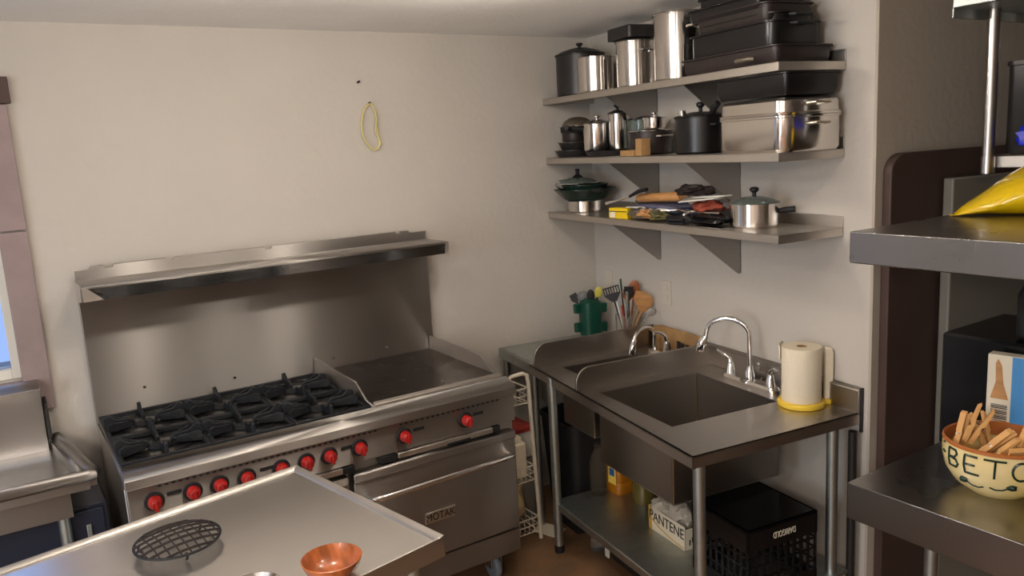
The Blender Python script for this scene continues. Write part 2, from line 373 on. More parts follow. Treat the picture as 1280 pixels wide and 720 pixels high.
# backguard
MB().prism([(0, .90), (0, 1.485), (.035, 1.485), (.035, .90)], 'x', 0, W).build('backguard', 'steel', t, bevel=.002)
hs = MB()
hs.prism([(0, 1.478), (0, 1.526), (-.006, 1.526), (-.006, 1.486), (-.225, 1.490), (-.230, 1.487), (-.230, 1.478), (-.206, 1.432), (-.202, 1.432), (-.222, 1.480)], 'x', 0, W)
for x0, x1 in ((.05, .11), (.135, .345), (.36, .745), (.765, 1.37), (1.385, 1.44)): hs.prism([(x0, 1.524), (x1, 1.524), (x1-.008, 1.538), (x0+.008, 1.538)], 'y', -.006, .012)
hs = hs.build('high_shelf', 'steel', t, bevel=.0012)
MB().prism([(-.2305, 1.4785), (-.2065, 1.4315), (-.204, 1.4315), (-.228, 1.4785)], 'x', .0, W).build('shelf_lip', 'lipshade', hs, smooth=False)
MB().prism([(0, 1.487), (.012, 1.487), (.07, 1.434), (0, 1.432)], 'y', -.231, -.228).build('corner_tab', 'steelpale', hs, smooth=False)
MB().prism([(W, 1.487), (W-.014, 1.487), (W-.022, 1.432), (W, 1.432)], 'y', -.231, -.228).build('corner_tab', 'steelpale', hs, smooth=False)
for xg in (-.004, W-.002): MB().prism([(-.005, 1.486), (-.228, 1.486), (-.206, 1.432), (-.005, 1.40)], 'x', xg, xg+.006).build('end_gusset', 'steelpale', hs, smooth=False)
MB().lathe([(0, 0), (.006, 0), (.006, .003), (0, .004)], n=12).xf(Matrix.Translation((.19, -.001, 1.02)) @ Matrix.Rotation(PI/2, 4, 'X')).build('screw', 'chrome', t)
for x in (.55, 1.0, 1.27): MB().lathe([(0, 0), (.006, 0), (.006, .003), (0, .004)], n=12).xf(Matrix.Translation((x, -.001, .985)) @ Matrix.Rotation(PI/2, 4, 'X')).build('screw', 'chrome', t)
# griddle
MB().box(.915, 1.498, -.655, -.006, .918, .940).build('griddle_plate', 'plate', t, bevel=.002)
MB().prism([(-.655, .918), (-.674, .922), (-.674, .944), (-.655, .952), (-.648, .940), (-.648, .918)], 'x', .915, 1.50).build('griddle_front_lip', 'steelpale', t, bevel=.001)
gp = [(-.004, .906), (-.004, 1.004), (-.50, 1.000), (-.598, .945), (-.655, .938), (-.655, .906)]
MB().prism(gp, 'x', .905, .915).build('griddle_splash', 'steel', t, bevel=.0015)
MB().prism(gp, 'x', 1.498, 1.508).build('griddle_splash', 'steel', t, bevel=.0015)
# grates: one per burner, 3 columns x 2 rows
def grate_mesh():
    g = MB(); s = .145; z0, z1 = 0, .020
    for a in (0, 1, 2, 3):
        q = MB
    g.box(-s, s, -s-.012, -s+.004, .0, .016); g.box(-s, s, s-.004, s+.012, .0, .016); g.box(-s, -s+.014, -s, s, 0, .016); g.box(s-.014, s, -s, s, 0, .016)
    def fin(ang, r0, r1, h0, h1, th=.009):
        vs = [(r0, .004), (r1, .004), (r1, h1), (r1-.02, h1+.006), (r1-.045, h0), (r0+.012, h0-.004), (r0, h0-.014)]
        n0 = len(g.b.verts); g.prism(vs, 'y', -th/2, th/2); g.b.verts.ensure_lookup_table()
        bmesh.ops.transform(g.b, matrix=Matrix.Rotation(ang, 4, 'Z'), verts=g.b.verts[n0:])
    for a, r in ((0, s), (PI/2, s), (PI, s), (-PI/2, s)): fin(a, .035, r-.002, .034, .046, .012)
    for a in (.42, -.42, PI-.42, PI+.42): fin(a, .055, .148, .032, .034)
    for sgn in (-1, 1):       # solid cast wedges left and right
        g.prism([(sgn*.040, -.006), (sgn*.040, .006), (sgn*.125, .062), (sgn*.138, .062), (sgn*.138, -.062), (sgn*.125, -.062)], 'z', .012, .021)
    return g
first = None
for ix in range(3):
    for iy in range(2):
        x, y = .155+ix*.298, -.175-iy*.318
        if first is None:
            g = grate_mesh().xf(Matrix.Scale(1.02, 4)); first = g.build('grate', 'iron', t, bevel=.0015)
            o = first
            first.data.transform(Matrix.Translation(OFF[t.name]))   # parts live relative to the base
            bh = MB(); bh.lathe([(.0, .0), (.042, 0), (.046, .008), (.030, .012), (.024, .016), (0, .016)], n=24); bh = bh.build('burner_head', 'iron', first); bh.location = (0, 0, -.006)
            bh.data.transform(Matrix.Translation(OFF[t.name]))
            dp = MB(); dp.lathe([(.115, .001), (.105, -.003), (.05, -.005), (.0, -.005)], n=32); dp = dp.build('drip_ring', 'iron', first); dp.data.transform(Matrix.Translation(OFF[t.name]))
        else:
            o = dup(first)
        o.location = Vector((x, y, .9215)) - OFF[t.name]

# ================================================================== left drainboard
t = thing('drainboard_table', 'stainless steel drainboard with rolled rim and backsplash below the window at the left edge', 'sink', (-.7, -.2, 0))
LX = -.045
MB().box(-1.5, LX-.05, -.50, -.02, .835, .846).build('drain_surface', 'steeltop', t, bevel=.002)
rim = MB()
rim.tube([(-1.5, -.53, .885), (LX-.045, -.53, .885), (LX-.028, -.525, .885), (LX-.02, -.508, .886), (LX-.10, .0, .886)], .021, 14)
rim.build('rolled_rim', 'steel', t)
MB().prism([(-.525, .88), (-.51, .88), (-.495, .846), (-.495, .835), (-.53, .835)], 'x', -1.5, LX-.04).build('rim_skirt', 'steel', t, bevel=.001)
MB().prism([(LX-.125, -.02), (LX-.10, .0), (LX-.015, -.51), (LX-.06, -.51)], 'z', .838, .880).build('side_skirt', 'steel', t, bevel=.002)
MB().prism([(-.02, .84), (-.035, 1.05), (-.075, 1.105), (-.035, 1.125), (.03, 1.125), (.03, .84)], 'x', -1.5, -.176).build('backsplash', 'steel', t, bevel=.002)
MB().prism([(.03, .88), (.03, 1.06), (-.02, 1.03), (-.04, .90)], 'x', -.172, -.160).build('splash_bracket', 'greypan', t, bevel=.002)
MB().box(-1.5, LX-.10, -.50, -.49, .74, .835).build('apron', 'steel', t, bevel=.002)
for x, y in ((LX-.13, -.44), (LX-.13, -.06), (-1.42, -.44), (-1.42, -.06)): MB().tube([(x, y, 0), (x, y, .84)], .02, 14).build('leg', 'galv', t)
# dark cabinet standing under the drainboard
bb = thing('low_cabinet', 'dark navy low cabinet under the drainboard left of the range', 'cabinet', (-.7, -.25, 0))
cb = MB().box(-1.38, -.035, -.405, -.085, .03, .735).build('carcass', 'navy', bb, bevel=.004)
MB().box(-1.36, -.05, -.40, -.09, 0, .03).build('plinth', 'blackmat', bb)
for x0, x1 in ((-1.36, -.72), (-.70, -.05)):
    dd = MB().box(x0, x1, -.418, -.405, .05, .72).build('door', 'navy', bb, bevel=.003)
    MB().box(x1-.06, x1-.045, -.43, -.418, .55, .67).build('door_handle', 'galv', dd, bevel=.002)

# ================================================================== prep table (near)
t = thing('prep_table', 'steel topped prep table with raised rim in the bottom left foreground', 'table', (-.9, -.38, 0), 'T')
TL, TD, TZ = 1.85, .768, .900
MB().box(-TL, -.004, -TD+.004, -.004, TZ-.008, TZ-.001).build('tabletop', 'steeltop', t, smooth=False)
rm = MB()
pr_ = lambda s_: [(0, TZ-.05), (0, TZ+.008), (-.004, TZ+.010), (-.022, TZ+.004), (-.026, TZ-.0015), (-.026, TZ-.01), (-.004, TZ-.01), (-.004, TZ-.05)]
rm.prism([(y, z) for y, z in pr_(1)], 'x', -TL, -.0)
rm.prism([(x, z) for x, z in pr_(1)], 'y', -TD, 0)
rm.prism([(-TD, TZ-.05), (-TD, TZ+.006), (-TD+.004, TZ+.007), (-TD+.014, TZ-.0015), (-TD+.014, TZ-.01), (-TD+.004, TZ-.01), (-TD+.004, TZ-.05)], 'x', -TL, 0)
rm.build('raised_rim', 'steelpale', t, bevel=.001)
MB().box(-TL+.08, -.08, -TD+.08, -.08, .86, .892).build('underframe', 'galv', t, bevel=.002)
for x, y in ((-.06, -.07), (-.06, -TD+.07), (-TL+.06, -.07), (-TL+.06, -TD+.07)): MB().tube([(x, y, 0), (x, y, .862)], .021, 14).build('leg', 'galv', t)
MB().box(-TL+.05, -.05, -TD+.05, -.05, .24, .256).build('lower_shelf', 'galv', t, bevel=.003)
# wire trivet
t = thing('wire_trivet', 'round domed black wire trivet standing on the prep table', 'trivet', (.058, -1.325, TZ), rot=.15, local=True)
def dome(x, y): return .040 - .016*((x*x+y*y)/.0121)
R1 = .108
g = MB()
for k in range(-4, 5):
    c = k*.0235; h = math.sqrt(max(R1*R1-c*c, 0))
    g.tube([(c, -h + 2*h*i/10, dome(c, -h+2*h*i/10)) for i in range(11)], .0021, 6)
for k in range(-3, 4):
    c = k*.030; h = math.sqrt(max(R1*R1-c*c, 0))
    g.tube([(-h + 2*h*i/10, c, dome(-h+2*h*i/10, c)+.002) for i in range(11)], .0034, 6)
g.build('wire_grid', 'brownpan', t)
MB().tube([(R1*math.cos(a*PI/20), R1*math.sin(a*PI/20), dome(R1, 0)) for a in range(40)], .0038, 8, closed=True).build('rim_ring', 'blackmat', t)
for a in (.6, 2.7, 4.6):
    MB().tube([(.095*math.cos(a), .095*math.sin(a), .026), (.10*math.cos(a), .10*math.sin(a), .012), (.088*math.cos(a), .088*math.sin(a), .0035)], .0035, 8).build('foot', 'blackmat', t)
# wooden bowl
t = tag(place(MB().lathe([(0, .0), (.036, 0), (.045, .004), (.064, .022), (.073, .042), (.074, .047), (.071, .048), (.068, .043), (.056, .024), (.036, .010), (0, .007)], n=40).build('wooden_bowl', 'copper'), (.340, -1.728, TZ)), 'small shallow orange wooden bowl on the prep table', 'bowl')
t = tag(place(MB().lathe([(0, .0), (.036, 0), (.045, .004), (.060, .018), (.066, .034), (.067, .038), (.064, .038), (.060, .032), (.050, .018), (.034, .008), (0, .006)], n=40).build('metal_dish', 'potsteel'), (.150, -1.725, TZ)), 'metal dish rim just showing at the bottom edge left of the wooden bowl', 'dish')

# ================================================================== sink side (frame R)
ZC = .865
t = thing('corner_table', 'low steel worktable in the corner between range and sinks', 'table', (-.35, -.33, 0), 'R')
MB().box(-.69, -.12, -.515, -.13, ZC-.006, ZC).box(-.696, -.68, -.515, -.13, ZC-.05, ZC).box(-.69, -.12, -.136, -.13, ZC-.05, ZC).build('tabletop', 'galv', t, bevel=.002)
for x, y in ((-.668, -.16), (-.14, -.16), (-.668, -.48), (-.14, -.48)): MB().tube([(x, y, 0), (x, y, ZC-.006)], .02, 14).build('leg', 'galv', t)

t = SK = thing('sink_table', 'stainless steel sink table with two basins, splash guards and lower shelf along the right wall', 'sink', (-.4, -1.2, 0), 'R')
XF, XB = -.785, -.012
YS, YM, YE = -.525, -.955, -1.865
def xfr(y): return XF + .0545*(y-YE)      # the front edge runs slightly out of square
b = MB()
def slab(x0, x1, y0, y1): b.box(x0, x1, y0, y1, ZC-.006, ZC)
A = (-.60, -.17, -.93, -.66)      # first basin x0,x1,y0,y1
B = (-.665, -.16, -1.595, -1.095)
b.prism([(xfr(YE), YE), (B[0], YE), (B[0], B[3]), (A[0], B[3]), (A[0], YS), (xfr(YS), YS)], 'z', ZC-.006, ZC)
b.box(A[1], XB, B[3], YS, ZC-.006, ZC); b.box(B[1], XB, YE, B[3], ZC-.006, ZC)
b.box(A[0], A[1], A[3], YS, ZC-.006, ZC); b.box(A[0], A[1], B[3], A[2], ZC-.006, ZC); b.box(B[0], B[1], YE, B[2], ZC-.006, ZC)
b.prism([(xfr(YE), YE), (xfr(YE)+.008, YE), (xfr(YS)+.008, YS), (xfr(YS), YS)], 'z', ZC-.042, ZC); b.box(XF, XB, YE, YE+.008, ZC-.042, ZC); b.box(xfr(YS), XB, YS-.008, YS, ZC-.042, ZC)
b.build('countertop', 'sinktop', t)
bs = MB(); bs.box(XB-.012, XB, YE, YS, ZC, .955); bs.prism([(XB-.016, .95), (XB+.006, .962), (XB+.008, .952), (XB, .944)], 'y', YE, YS)
bs.build('backsplash', 'sinksteel', t, bevel=.002)
MB().box(XB-.002, -.001, YE-.004, YE+.004, .79, .96).build('splash_end', 'greypan', t, bevel=.001)
def splash(y, name, top):
    x0 = xfr(y)+.004; pts = [(XB-.01, ZC-.002), (x0, ZC-.002)]
    r = .07
    for k in range(9):
        a = PI - (PI/2)*k/8; pts.append((x0+r+r*math.cos(a), top-r+r*math.sin(a)))
    pts += [(XB-.01, top)]
    return MB().prism(pts, 'y', y-.006, y+.006).build(name, 'sinksteel', t, bevel=.002)
splash(-.575, 'splash_guard', .975)
splash(-1.012, 'splash_guard', .962)
def basin(q, zb, name):
    x0, x1, y0, y1 = q; th = .004; m_ = MB()
    m_.box(x0-th, x0, y0-th, y1+th, zb, ZC-.001); m_.box(x1, x1+th, y0-th, y1+th, zb, ZC-.001); m_.box(x0, x1, y0-th, y0, zb, ZC-.001); m_.box(x0, x1, y1, y1+th, zb, ZC-.001); m_.box(x0-th, x1+th, y0-th, y1+th, zb-th, zb)
    o = m_.build(name, 'sinksteel', t, bevel=.003)
    MB().tube([(x1-.003, y1-.003, zb+.004), (x1-.003, y1-.003, ZC-.012)], .0055, 8).build('corner_glint', 'brass', o)  # pale tube drawn for the bright reflection along the basin corner
    MB().tube([(x0-.004, y0-.004, zb+.004), (x0-.004, y0-.004, ZC-.05)], .005, 8).build('corner_glint', 'brass', o)
    cx, cy = (x0+x1)/2, (y0+y1)/2
    d_ = MB().lathe([(0, .001), (.02, .001), (.028, .003), (.042, .004), (.045, .001)], (cx, cy, zb), n=24).build('drain', 'chrome', o)
    MB().tube([(cx, cy, zb-.004), (cx, cy, zb-.14)], .024, 12).build('tailpiece', 'white', o)
basin(A, .60, 'basin'); basin(B, .56, 'basin')
# drawn corner glint of the big basin
for x, y in ((-.715, -.755), (-.735, -1.835), (-.10, -.755), (-.12, -1.835)):
    lg = MB().tube([(x, y, .01), (x, y, ZC-.006)], .021, 16).build('leg', 'galv', t)
    MB().tube([(x, y, 0), (x, y, .035)], .0235, 14).build('foot_cap', 'blackmat', lg)
MB().box(-.715, -.06, -1.865, -.725, .235, .250).box(-.722, -.710, -1.865, -.725, .215, .250).build('lower_shelf', 'galv', t, bevel=.003)
MB().tube([(-.045, -1.86, .0), (-.045, -1.86, .80)], .016, 12).build('drain_pipe', 'greypan', t)
# faucets
def arc(c, d, h, n=12, end=0.85):      # semicircular gooseneck from c rising, leaning along d
    return [(c[0]+d[0]*(1-math.cos(PI*end*k/n))/2*1.0, c[1]+d[1]*(1-math.cos(PI*end*k/n))/2, c[2]+h*math.sin(PI*end*k/n)) for k in range(n+1)]
t = thing('kitchen_faucet', 'chrome gooseneck faucet with two lever handles behind the large near basin', 'faucet', (-.09, -1.36, ZC), 'R')
MB().rrect(-.125, -.062, -1.53, -1.21, [(.0, ZC+.0005), (0, ZC+.014), (.008, ZC+.024)], .028).build('deck_plate', 'chrome', t)
MB().lathe([(.0, 0), (.022, 0), (.02, .03), (.013, .045), (.012, .06), (0, .06)], (-.092, -1.365, ZC+.022), n=20).build('spout_base', 'chrome', t)
sp = [(-.092, -1.365, .90), (-.092, -1.365, 1.075)]
for k in range(1, 15):
    a = PI*.93*k/14; sp.append((-.092-.105*(1-math.cos(a))/2, -1.365+.150*(1-math.cos(a))/2, 1.075+.070*math.sin(a)))
last = Vector(sp[-1]); sp.append(tuple(last+Vector((-.004, .006, -.045))))
MB().tube(sp, .0105, 12).build('spout', 'chrome', t)
MB().tube([last+Vector((-.003, .004, -.03)), last+Vector((-.012, .014, -.05)), last+Vector((-.02, .024, -.085)), last+Vector((-.022, .026, -.095))], [.013, .020, .022, .016], 14).build('spray_head', 'chrome', t)
for y, s_ in ((-1.245, 1), (-1.485, -1)):
    hb = MB().lathe([(.0, 0), (.021, 0), (.018, .02), (.013, .045), (.010, .052), (0, .054)], (-.092, y, ZC+.022), n=18).build('handle_base', 'chrome', t)
    MB().tube([(-.092, y, ZC+.065), (-.092, y+s_*.004, ZC+.085), (-.10, y+s_*.03, ZC+.10), (-.11, y+s_*.065, ZC+(.115 if s_ > 0 else .098))], [.010, .010, .008, .006], 10).build('lever', 'chrome', hb)
t = thing('hand_faucet', 'small chrome gooseneck faucet behind the far hand basin', 'faucet', (-.10, -.74, ZC), 'R')
MB().rrect(-.130, -.072, -.83, -.66, [(.0, ZC+.0005), (0, ZC+.014), (.008, ZC+.022)], .028).build('deck_plate', 'chrome', t)
sp = [(-.10, -.70, .87), (-.10, -.70, .945)]
for k in range(1, 13):
    a = PI*.90*k/12; sp.append((-.10-.155*(1-math.cos(a))/2, -.70-.045*(1-math.cos(a))/2, .945+.060*math.sin(a)))
last = Vector(sp[-1])
MB().tube(sp, .010, 12).build('spout', 'chrome', t)
MB().tube([last, last+Vector((-.010, -.004, -.025)), last+Vector((-.02, -.006, -.07)), last+Vector((-.021, -.006, -.075))], [.012, .015, .016, .012], 14).build('spray_head', 'chrome', t)
hb = MB().lathe([(.0, 0), (.021, 0), (.018, .03), (.014, .055), (0, .060)], (-.10, -.80, ZC+.02), n=18).build('handle_base', 'chrome', t)
MB().tube([(-.10, -.80, ZC+.07), (-.105, -.795, ZC+.10), (-.125, -.785, ZC+.118), (-.16, -.77, ZC+.125)], [.011, .010, .008, .006], 10).build('lever', 'chrome', hb)

# brown tray leaning on the splash
t = thing('cutting_board', 'worn tan board with dark stains lying along the backsplash behind the faucets', 'board', (-.06, -.78, ZC), 'R')
MB().prism([(-1.0, .0), (-1.0, .105), (-.93, .120), (-.66, .120), (-.60, .108), (-.60, .0)], 'x', -.006, .006).xf(Matrix.Translation((-.040, 0, ZC+.002)) @ Matrix.Rotation(.05, 4, 'Y')).build('board', 'cardbrown', t, bevel=.002)
for y_, z_ in ((-.83, .055), (-.86, .05), (-.90, .05)): MB().box(-.0575, -.0535, y_-.012, y_+.012, ZC+z_-.02, ZC+z_+.02).build('stain', 'blackmat', t, bevel=.001)

# green holder with utensils
t = thing('green_utensil_holder', 'dark green plastic holder with side tabs standing on the corner table', 'holder', (-.155, -.18, ZC), 'R')
MB().rrect(-.21, -.10, -.235, -.125, [(.004, ZC), (.0, ZC+.12), (.004, ZC+.185), (.03, ZC+.205)], .035).build('body', 'green', t)
for z_ in (.02, .125):
    for s_ in (-1, 1):
        cx_, cy_ = -.155+s_*.062, -.18-s_*.029
        MB().rrect(cx_-.022, cx_+.022, cy_-.016, cy_+.016, [(.002, ZC+z_), (0, ZC+z_+.045), (.006, ZC+z_+.05)], .008).build('tab', 'green', t)
def rot_at(p, rx, ry): return Matrix.Translation(p) @ Matrix.Rotation(ry, 4, 'Y') @ Matrix.Rotation(rx, 4, 'X')
def utensil(name, label, base, tip, kind, mh, mhd, hr=.006, size=.035, grp=None, face=(-.55, -.83, 0)):
    """base, tip in frame R; handle from base towards the head at tip"""
    o = thing(name, label, name.split('_')[-1], base, 'R')
    Bv, Tv = Vector(base), Vector(tip); d = (Tv-Bv).normalized(); L = (Tv-Bv).length
    fc = Vector(face).normalized(); sx_ = d.cross(fc).normalized(); fc = sx_.cross(d).normalized()
    hl = L - size*1.7
    MB().tube([Bv, Bv+d*hl*.6, Bv+d*hl], [hr, hr*.85, hr*.7], 8).build('handle', mh, o)
    hm = Matrix.Identity(4)
    for i in range(3): hm[i][0] = sx_[i]; hm[i][1] = fc[i]; hm[i][2] = d[i]; hm[i][3] = (Bv+d*(hl-.004))[i]
    h = MB(); L2 = size*1.8
    if kind == 'spoon':
        h.blob((0, 0, L2*.5), size*.62, .006, L2*.52, 0, sub=3)
    elif kind == 'ladle':
        h.lathe([(0, -.5*size), (.5*size, -.42*size), (.85*size, -.1*size), (.95*size, .3*size), (.9*size, .3*size), (.78*size, -.05*size), (.45*size, -.36*size), (0, -.43*size)], (0, 0, 0), n=20); h.xf(Matrix.Translation((0, 0, L2*.5)) @ Matrix.Rotation(1.2, 4, 'X'))
    elif kind == 'slotted':
        wd = size
        h.prism([(-wd*.3, 0), (wd*.3, 0), (wd*.95, L2*.45), (wd*.95, L2*.55), (-wd*.95, L2*.55), (-wd*.95, L2*.45)], 'y', -.002, .002)
        for k in range(-3, 4): h.box(k*wd*.3-.003, k*wd*.3+.003, -.002, .002, L2*.5, L2*.95)
        h.box(-wd*.97, wd*.97, -.002, .002, L2*.92, L2*1.0)
    elif kind == 'spatula':
        wd = size*.75; h.prism([(-wd*.25, 0), (wd*.25, 0), (wd, L2*.4), (wd*.9, L2), (-wd*.9, L2), (-wd, L2*.4)], 'y', -.0025, .0025)
    elif kind == 'plain':
        h.tube([(0, 0, 0), (0, 0, L2)], [hr, hr*1.1], 10)
    h.xf(hm); h.build('head', mhd, o, bevel=0)
    return o
G0 = ZC+.19
utensil('serving_ladle', 'grey ladle head sticking out of the green holder', (-.165, -.165, G0-.1), (-.185, -.15, 1.105), 'ladle', 'blackmat', 'sil', size=.034)
utensil('serving_spoon', 'black spoon curving out of the green holder', (-.15, -.19, G0-.1), (-.16, -.20, 1.12), 'spoon', 'blackmat', 'blackmat', size=.034)
utensil('serving_spoon', 'yellow green spoon at the right of the green holder', (-.145, -.20, G0-.1), (-.12, -.225, 1.135), 'spoon', 'blackmat', 'lemon', size=.034)
utensil('serving_tongs', 'black tongs tip leaning left out of the green holder', (-.175, -.16, G0-.1), (-.22, -.105, 1.09), 'spatula', 'blackmat', 'blackmat', size=.03)

# utensil crock
t = thing('utensil_crock', 'clear plastic crock full of cooking utensils beside the far splash guard', 'crock', (-.085, -.44, ZC), 'R')
MB().lathe([(0, 0), (.056, 0), (.060, .01), (.064, .15), (.061, .15), (.056, .012), (0, .008)], (-.085, -.44, ZC+.0005), n=28).build('vessel', 'clear', t)
cx, cy = -.085, -.44
def U(name, label, dx, dy, L, lean, kind, mh, mhd, size=.032, hr=.006):
    size *= 1.12; bx, by = cx+dx*.02, cy+dy*.02
    utensil(name, label, (bx, by, ZC+.03), (cx+dx*lean, cy+dy*lean, ZC+L), kind, mh, mhd, size=size, hr=hr)
U('slotted_turner', 'black slotted turner leaning left in the clear crock', -.4, .95, .285, .10, 'slotted', 'blackmat', 'blackmat', .040)
U('metal_whisk', 'thin dark green handled utensil standing tallest in the crock', -.3, .35, .335, .07, 'plain', 'greypan', 'green', .030, .005)
U('wooden_spatula', 'orange brown wooden spatula with a hole in the crock', .1, -.05, .28, .05, 'spatula', 'wooddark', 'wooddark', .032)
U('slotted_fork', 'black handled turner with pale slots in the middle of the crock', -.1, -.35, .30, .09, 'spatula', 'blackmat', 'blackmat', .030)
U('wooden_spoon', 'tall brown wooden spoon at the back of the crock', .4, -.35, .325, .08, 'spoon', 'wooddark', 'wooddark', .042)
U('steel_knife', 'bright steel handled utensil leaning right across the crock', -.5, -.75, .285, .12, 'plain', 'chrome', 'chrome', .032, .007)
U('wooden_spoon', 'large pale wooden spoon at the right side of the crock', .2, -.95, .265, .155, 'spoon', 'wood', 'wood', .052)
U('wooden_spatula', 'pale wooden spatula right of the middle of the crock', .3, -.75, .275, .115, 'spatula', 'wood', 'wood', .040)
U('clear_spoon', 'clear plastic spoon at the far right of the crock', .05, -1.0, .215, .225, 'spoon', 'clear', 'clear', .034)
U('red_spatula', 'red handled spatula low in the front of the crock', -.6, -.1, .20, .06, 'plain', 'redplastic', 'redplastic', .03)
U('silver_fork', 'white handled fork low in the front of the crock', -.7, .3, .215, .07, 'plain', 'white', 'white', .03, .005)

# paper towels
t = thing('paper_towel_holder', 'yellow based upright paper towel holder with a clear arm on the sink table', 'holder', (-.112, -1.672, ZC), 'R', rot=-.44, local=True)
MB().lathe([(0, 0), (.085, 0), (.088, .004), (.088, .020), (.083, .022), (0, .022)], (0, 0, 0), n=40).box(.04, .118, -.02, .022, 0, .020).build('base', 'yellow', t, bevel=.003)
MB().tube([(0, 0, .02), (0, 0, .205)], .012, 12).build('post', 'yellow', t)
MB().prism([(.086, .02), (.112, .02), (.118, .07), (.120, .20), (.112, .222), (.088, .226)], 'y', -.014, .006).build('arm', 'paper', t, bevel=.004)
MB().prism([(.1205, .03), (.128, .03), (.165, .13), (.163, .17), (.140, .200), (.122, .205)], 'y', -.004, .004).build('clear_fin', 'clear', t, bevel=.002)
t = thing('paper_towel_roll', 'white paper towel roll with a loose sheet on the yellow holder', 'paper towel', (-.112, -1.672, ZC+.0225), 'R', local=True)
MB().lathe([(.020, 0), (.072, 0), (.0735, .004), (.0735, .206), (.072, .210), (.020, .210), (.020, 0)], (0, 0, 0), n=44).build('roll', 'paper', t)
MB().lathe([(.0145, .001), (.0198, .001), (.0198, .2095), (.0145, .2095), (.0145, .001)], (0, 0, 0), n=20).build('cardboard_core', 'cardbrown', t)
sh = MB(); ring = []
for k in range(9):
    a = PI*.50 + PI*.30*k/8; rr_ = .0745+.016*(1-k/8)
    ring.append([sh.b.verts.new((rr_*math.cos(a)-.006, rr_*math.sin(a), z)) for z in (.14 + .02*k/8, .17, .2105+.004*(1-k/8))])
for A_, B_ in zip(ring, ring[1:]):
    for i in range(2): sh.face([A_[i], B_[i], B_[i+1], A_[i+1]])
o = sh.build('loose_sheet', 'paper', t); sm = o.modifiers.new('s', 'SOLIDIFY'); sm.thickness = .001

# ---- below the sinks
t = thing('oil_jug', 'tall clear jug of amber oil with a yellow and blue label under the far basin', 'bottle', (-.40, -.80, .25), 'R', rot=.1, local=True)
MB().rrect(-.052, .052, -.062, .062, [(.006, 0), (0, .012), (0, .055), (.004, .062), (0, .07), (.001, .15), (.012, .175), (.034, .205), (.036, .215)], .03).build('bottle', 'oil', t)
MB().lathe([(.018, 0), (.019, .02), (.0, .022)], (0, 0, .214), n=20).build('cap', 'yellow', t)
lb = MB().box(-.0545, -.0525, -.045, .012, .055, .145).build('label_panel', 'label', t)
MB().box(-.0555, -.0546, -.036, .0, .095, .13).build('blue_patch', 'blue', lb)
MB().tube([(-.0, .045, .16), (-.0, .070, .17), (0, .07, .205), (0, .03, .215)], .010, 10).build('grip', 'oil', t)
t = thing('clear_bottle', 'slim clear pinkish bottle standing left of the amber oil jug', 'bottle', (-.500, -.778, .25), 'R', local=True)
MB().lathe([(0, 0), (.036, 0), (.040, .02), (.040, .15), (.036, .18), (.016, .225), (.016, .235), (0, .235)], (0, 0, 0), n=28).build('bottle', 'clearamber', t)
MB().lathe([(0, 0), (.018, 0), (.018, .018), (0, .02)], (0, 0, .235), n=20).build('cap', 'clearamber', t)
t = thing('olive_jar', 'squat bottle of olive coloured liquid right of the amber oil jug', 'bottle', (-.37, -.96, .25), 'R', local=True)
MB().lathe([(0, 0), (.048, 0), (.052, .015), (.052, .09), (.045, .115), (.022, .135), (.022, .145), (0, .145)], (0, 0, 0), n=28).build('bottle', 'jar', t)
MB().lathe([(0, 0), (.025, 0), (.025, .018), (0, .019)], (0, 0, .145), n=20).build('cap', 'olive', t)
# Pantene box
t = thing('cardboard_box', 'open white printed box reading PANTENE stuffed with plastic bags on the lower shelf', 'box', (-.445, -1.31, .25), 'R', rot=0, local=True)
bx = MB(); L_, D_, H_ = .125, .052, .105
bx.box(-D_, -D_+.003, -L_, L_, 0, H_); bx.box(D_-.003, D_, -L_, L_, 0, H_+.01); bx.box(-D_, D_, -L_, -L_+.003, 0, H_-.012); bx.box(-D_, D_, L_-.003, L_, 0, H_); bx.box(-D_, D_, -L_, L_, 0, .003)
bx = bx.build('carton', 'card', t)
text('lettering', 'PANTENE', .063, 'ink', bx, basis((0, -1, 0), (0, 0, 1), (-D_-.0006, 0, .066)), sx=.88)
MB().tube([(-D_-.001, L_-.01, .055), (-D_-.001, .05, .030), (-D_-.001, -.03, .016), (-D_-.001, -L_+.01, .010)], .0022, 6).build('gold_swoosh', 'gold', bx)
for k in range(5): MB().box(-.03+k*.013, -.024+k*.013, -L_-.001, -L_, .02+.01*(k % 3), .045+.008*(k % 2)).build('print_mark', 'ink', bx)
o = MB().box(-D_-.0008, -D_, L_-.022, L_, .0, H_).build('gold_edge', 'gold', bx)
tag(place(MB().blob((0, 0, 0), .045, .062, .045, .30, 3).build('plastic_bag', 'plasticbag'), (-.445, -1.355, .25+.105), 'R'), 'crumpled milky plastic bag in the near half of the printed box', 'bag', 'crumpled bags in the box')
tag(place(MB().blob((0, 0, 0), .042, .060, .035, .35, 8).build('plastic_bag', 'plasticbag'), (-.455, -1.235, .25+.105), 'R'), 'crumpled milky plastic bag in the far half of the printed box', 'bag', 'crumpled bags in the box')
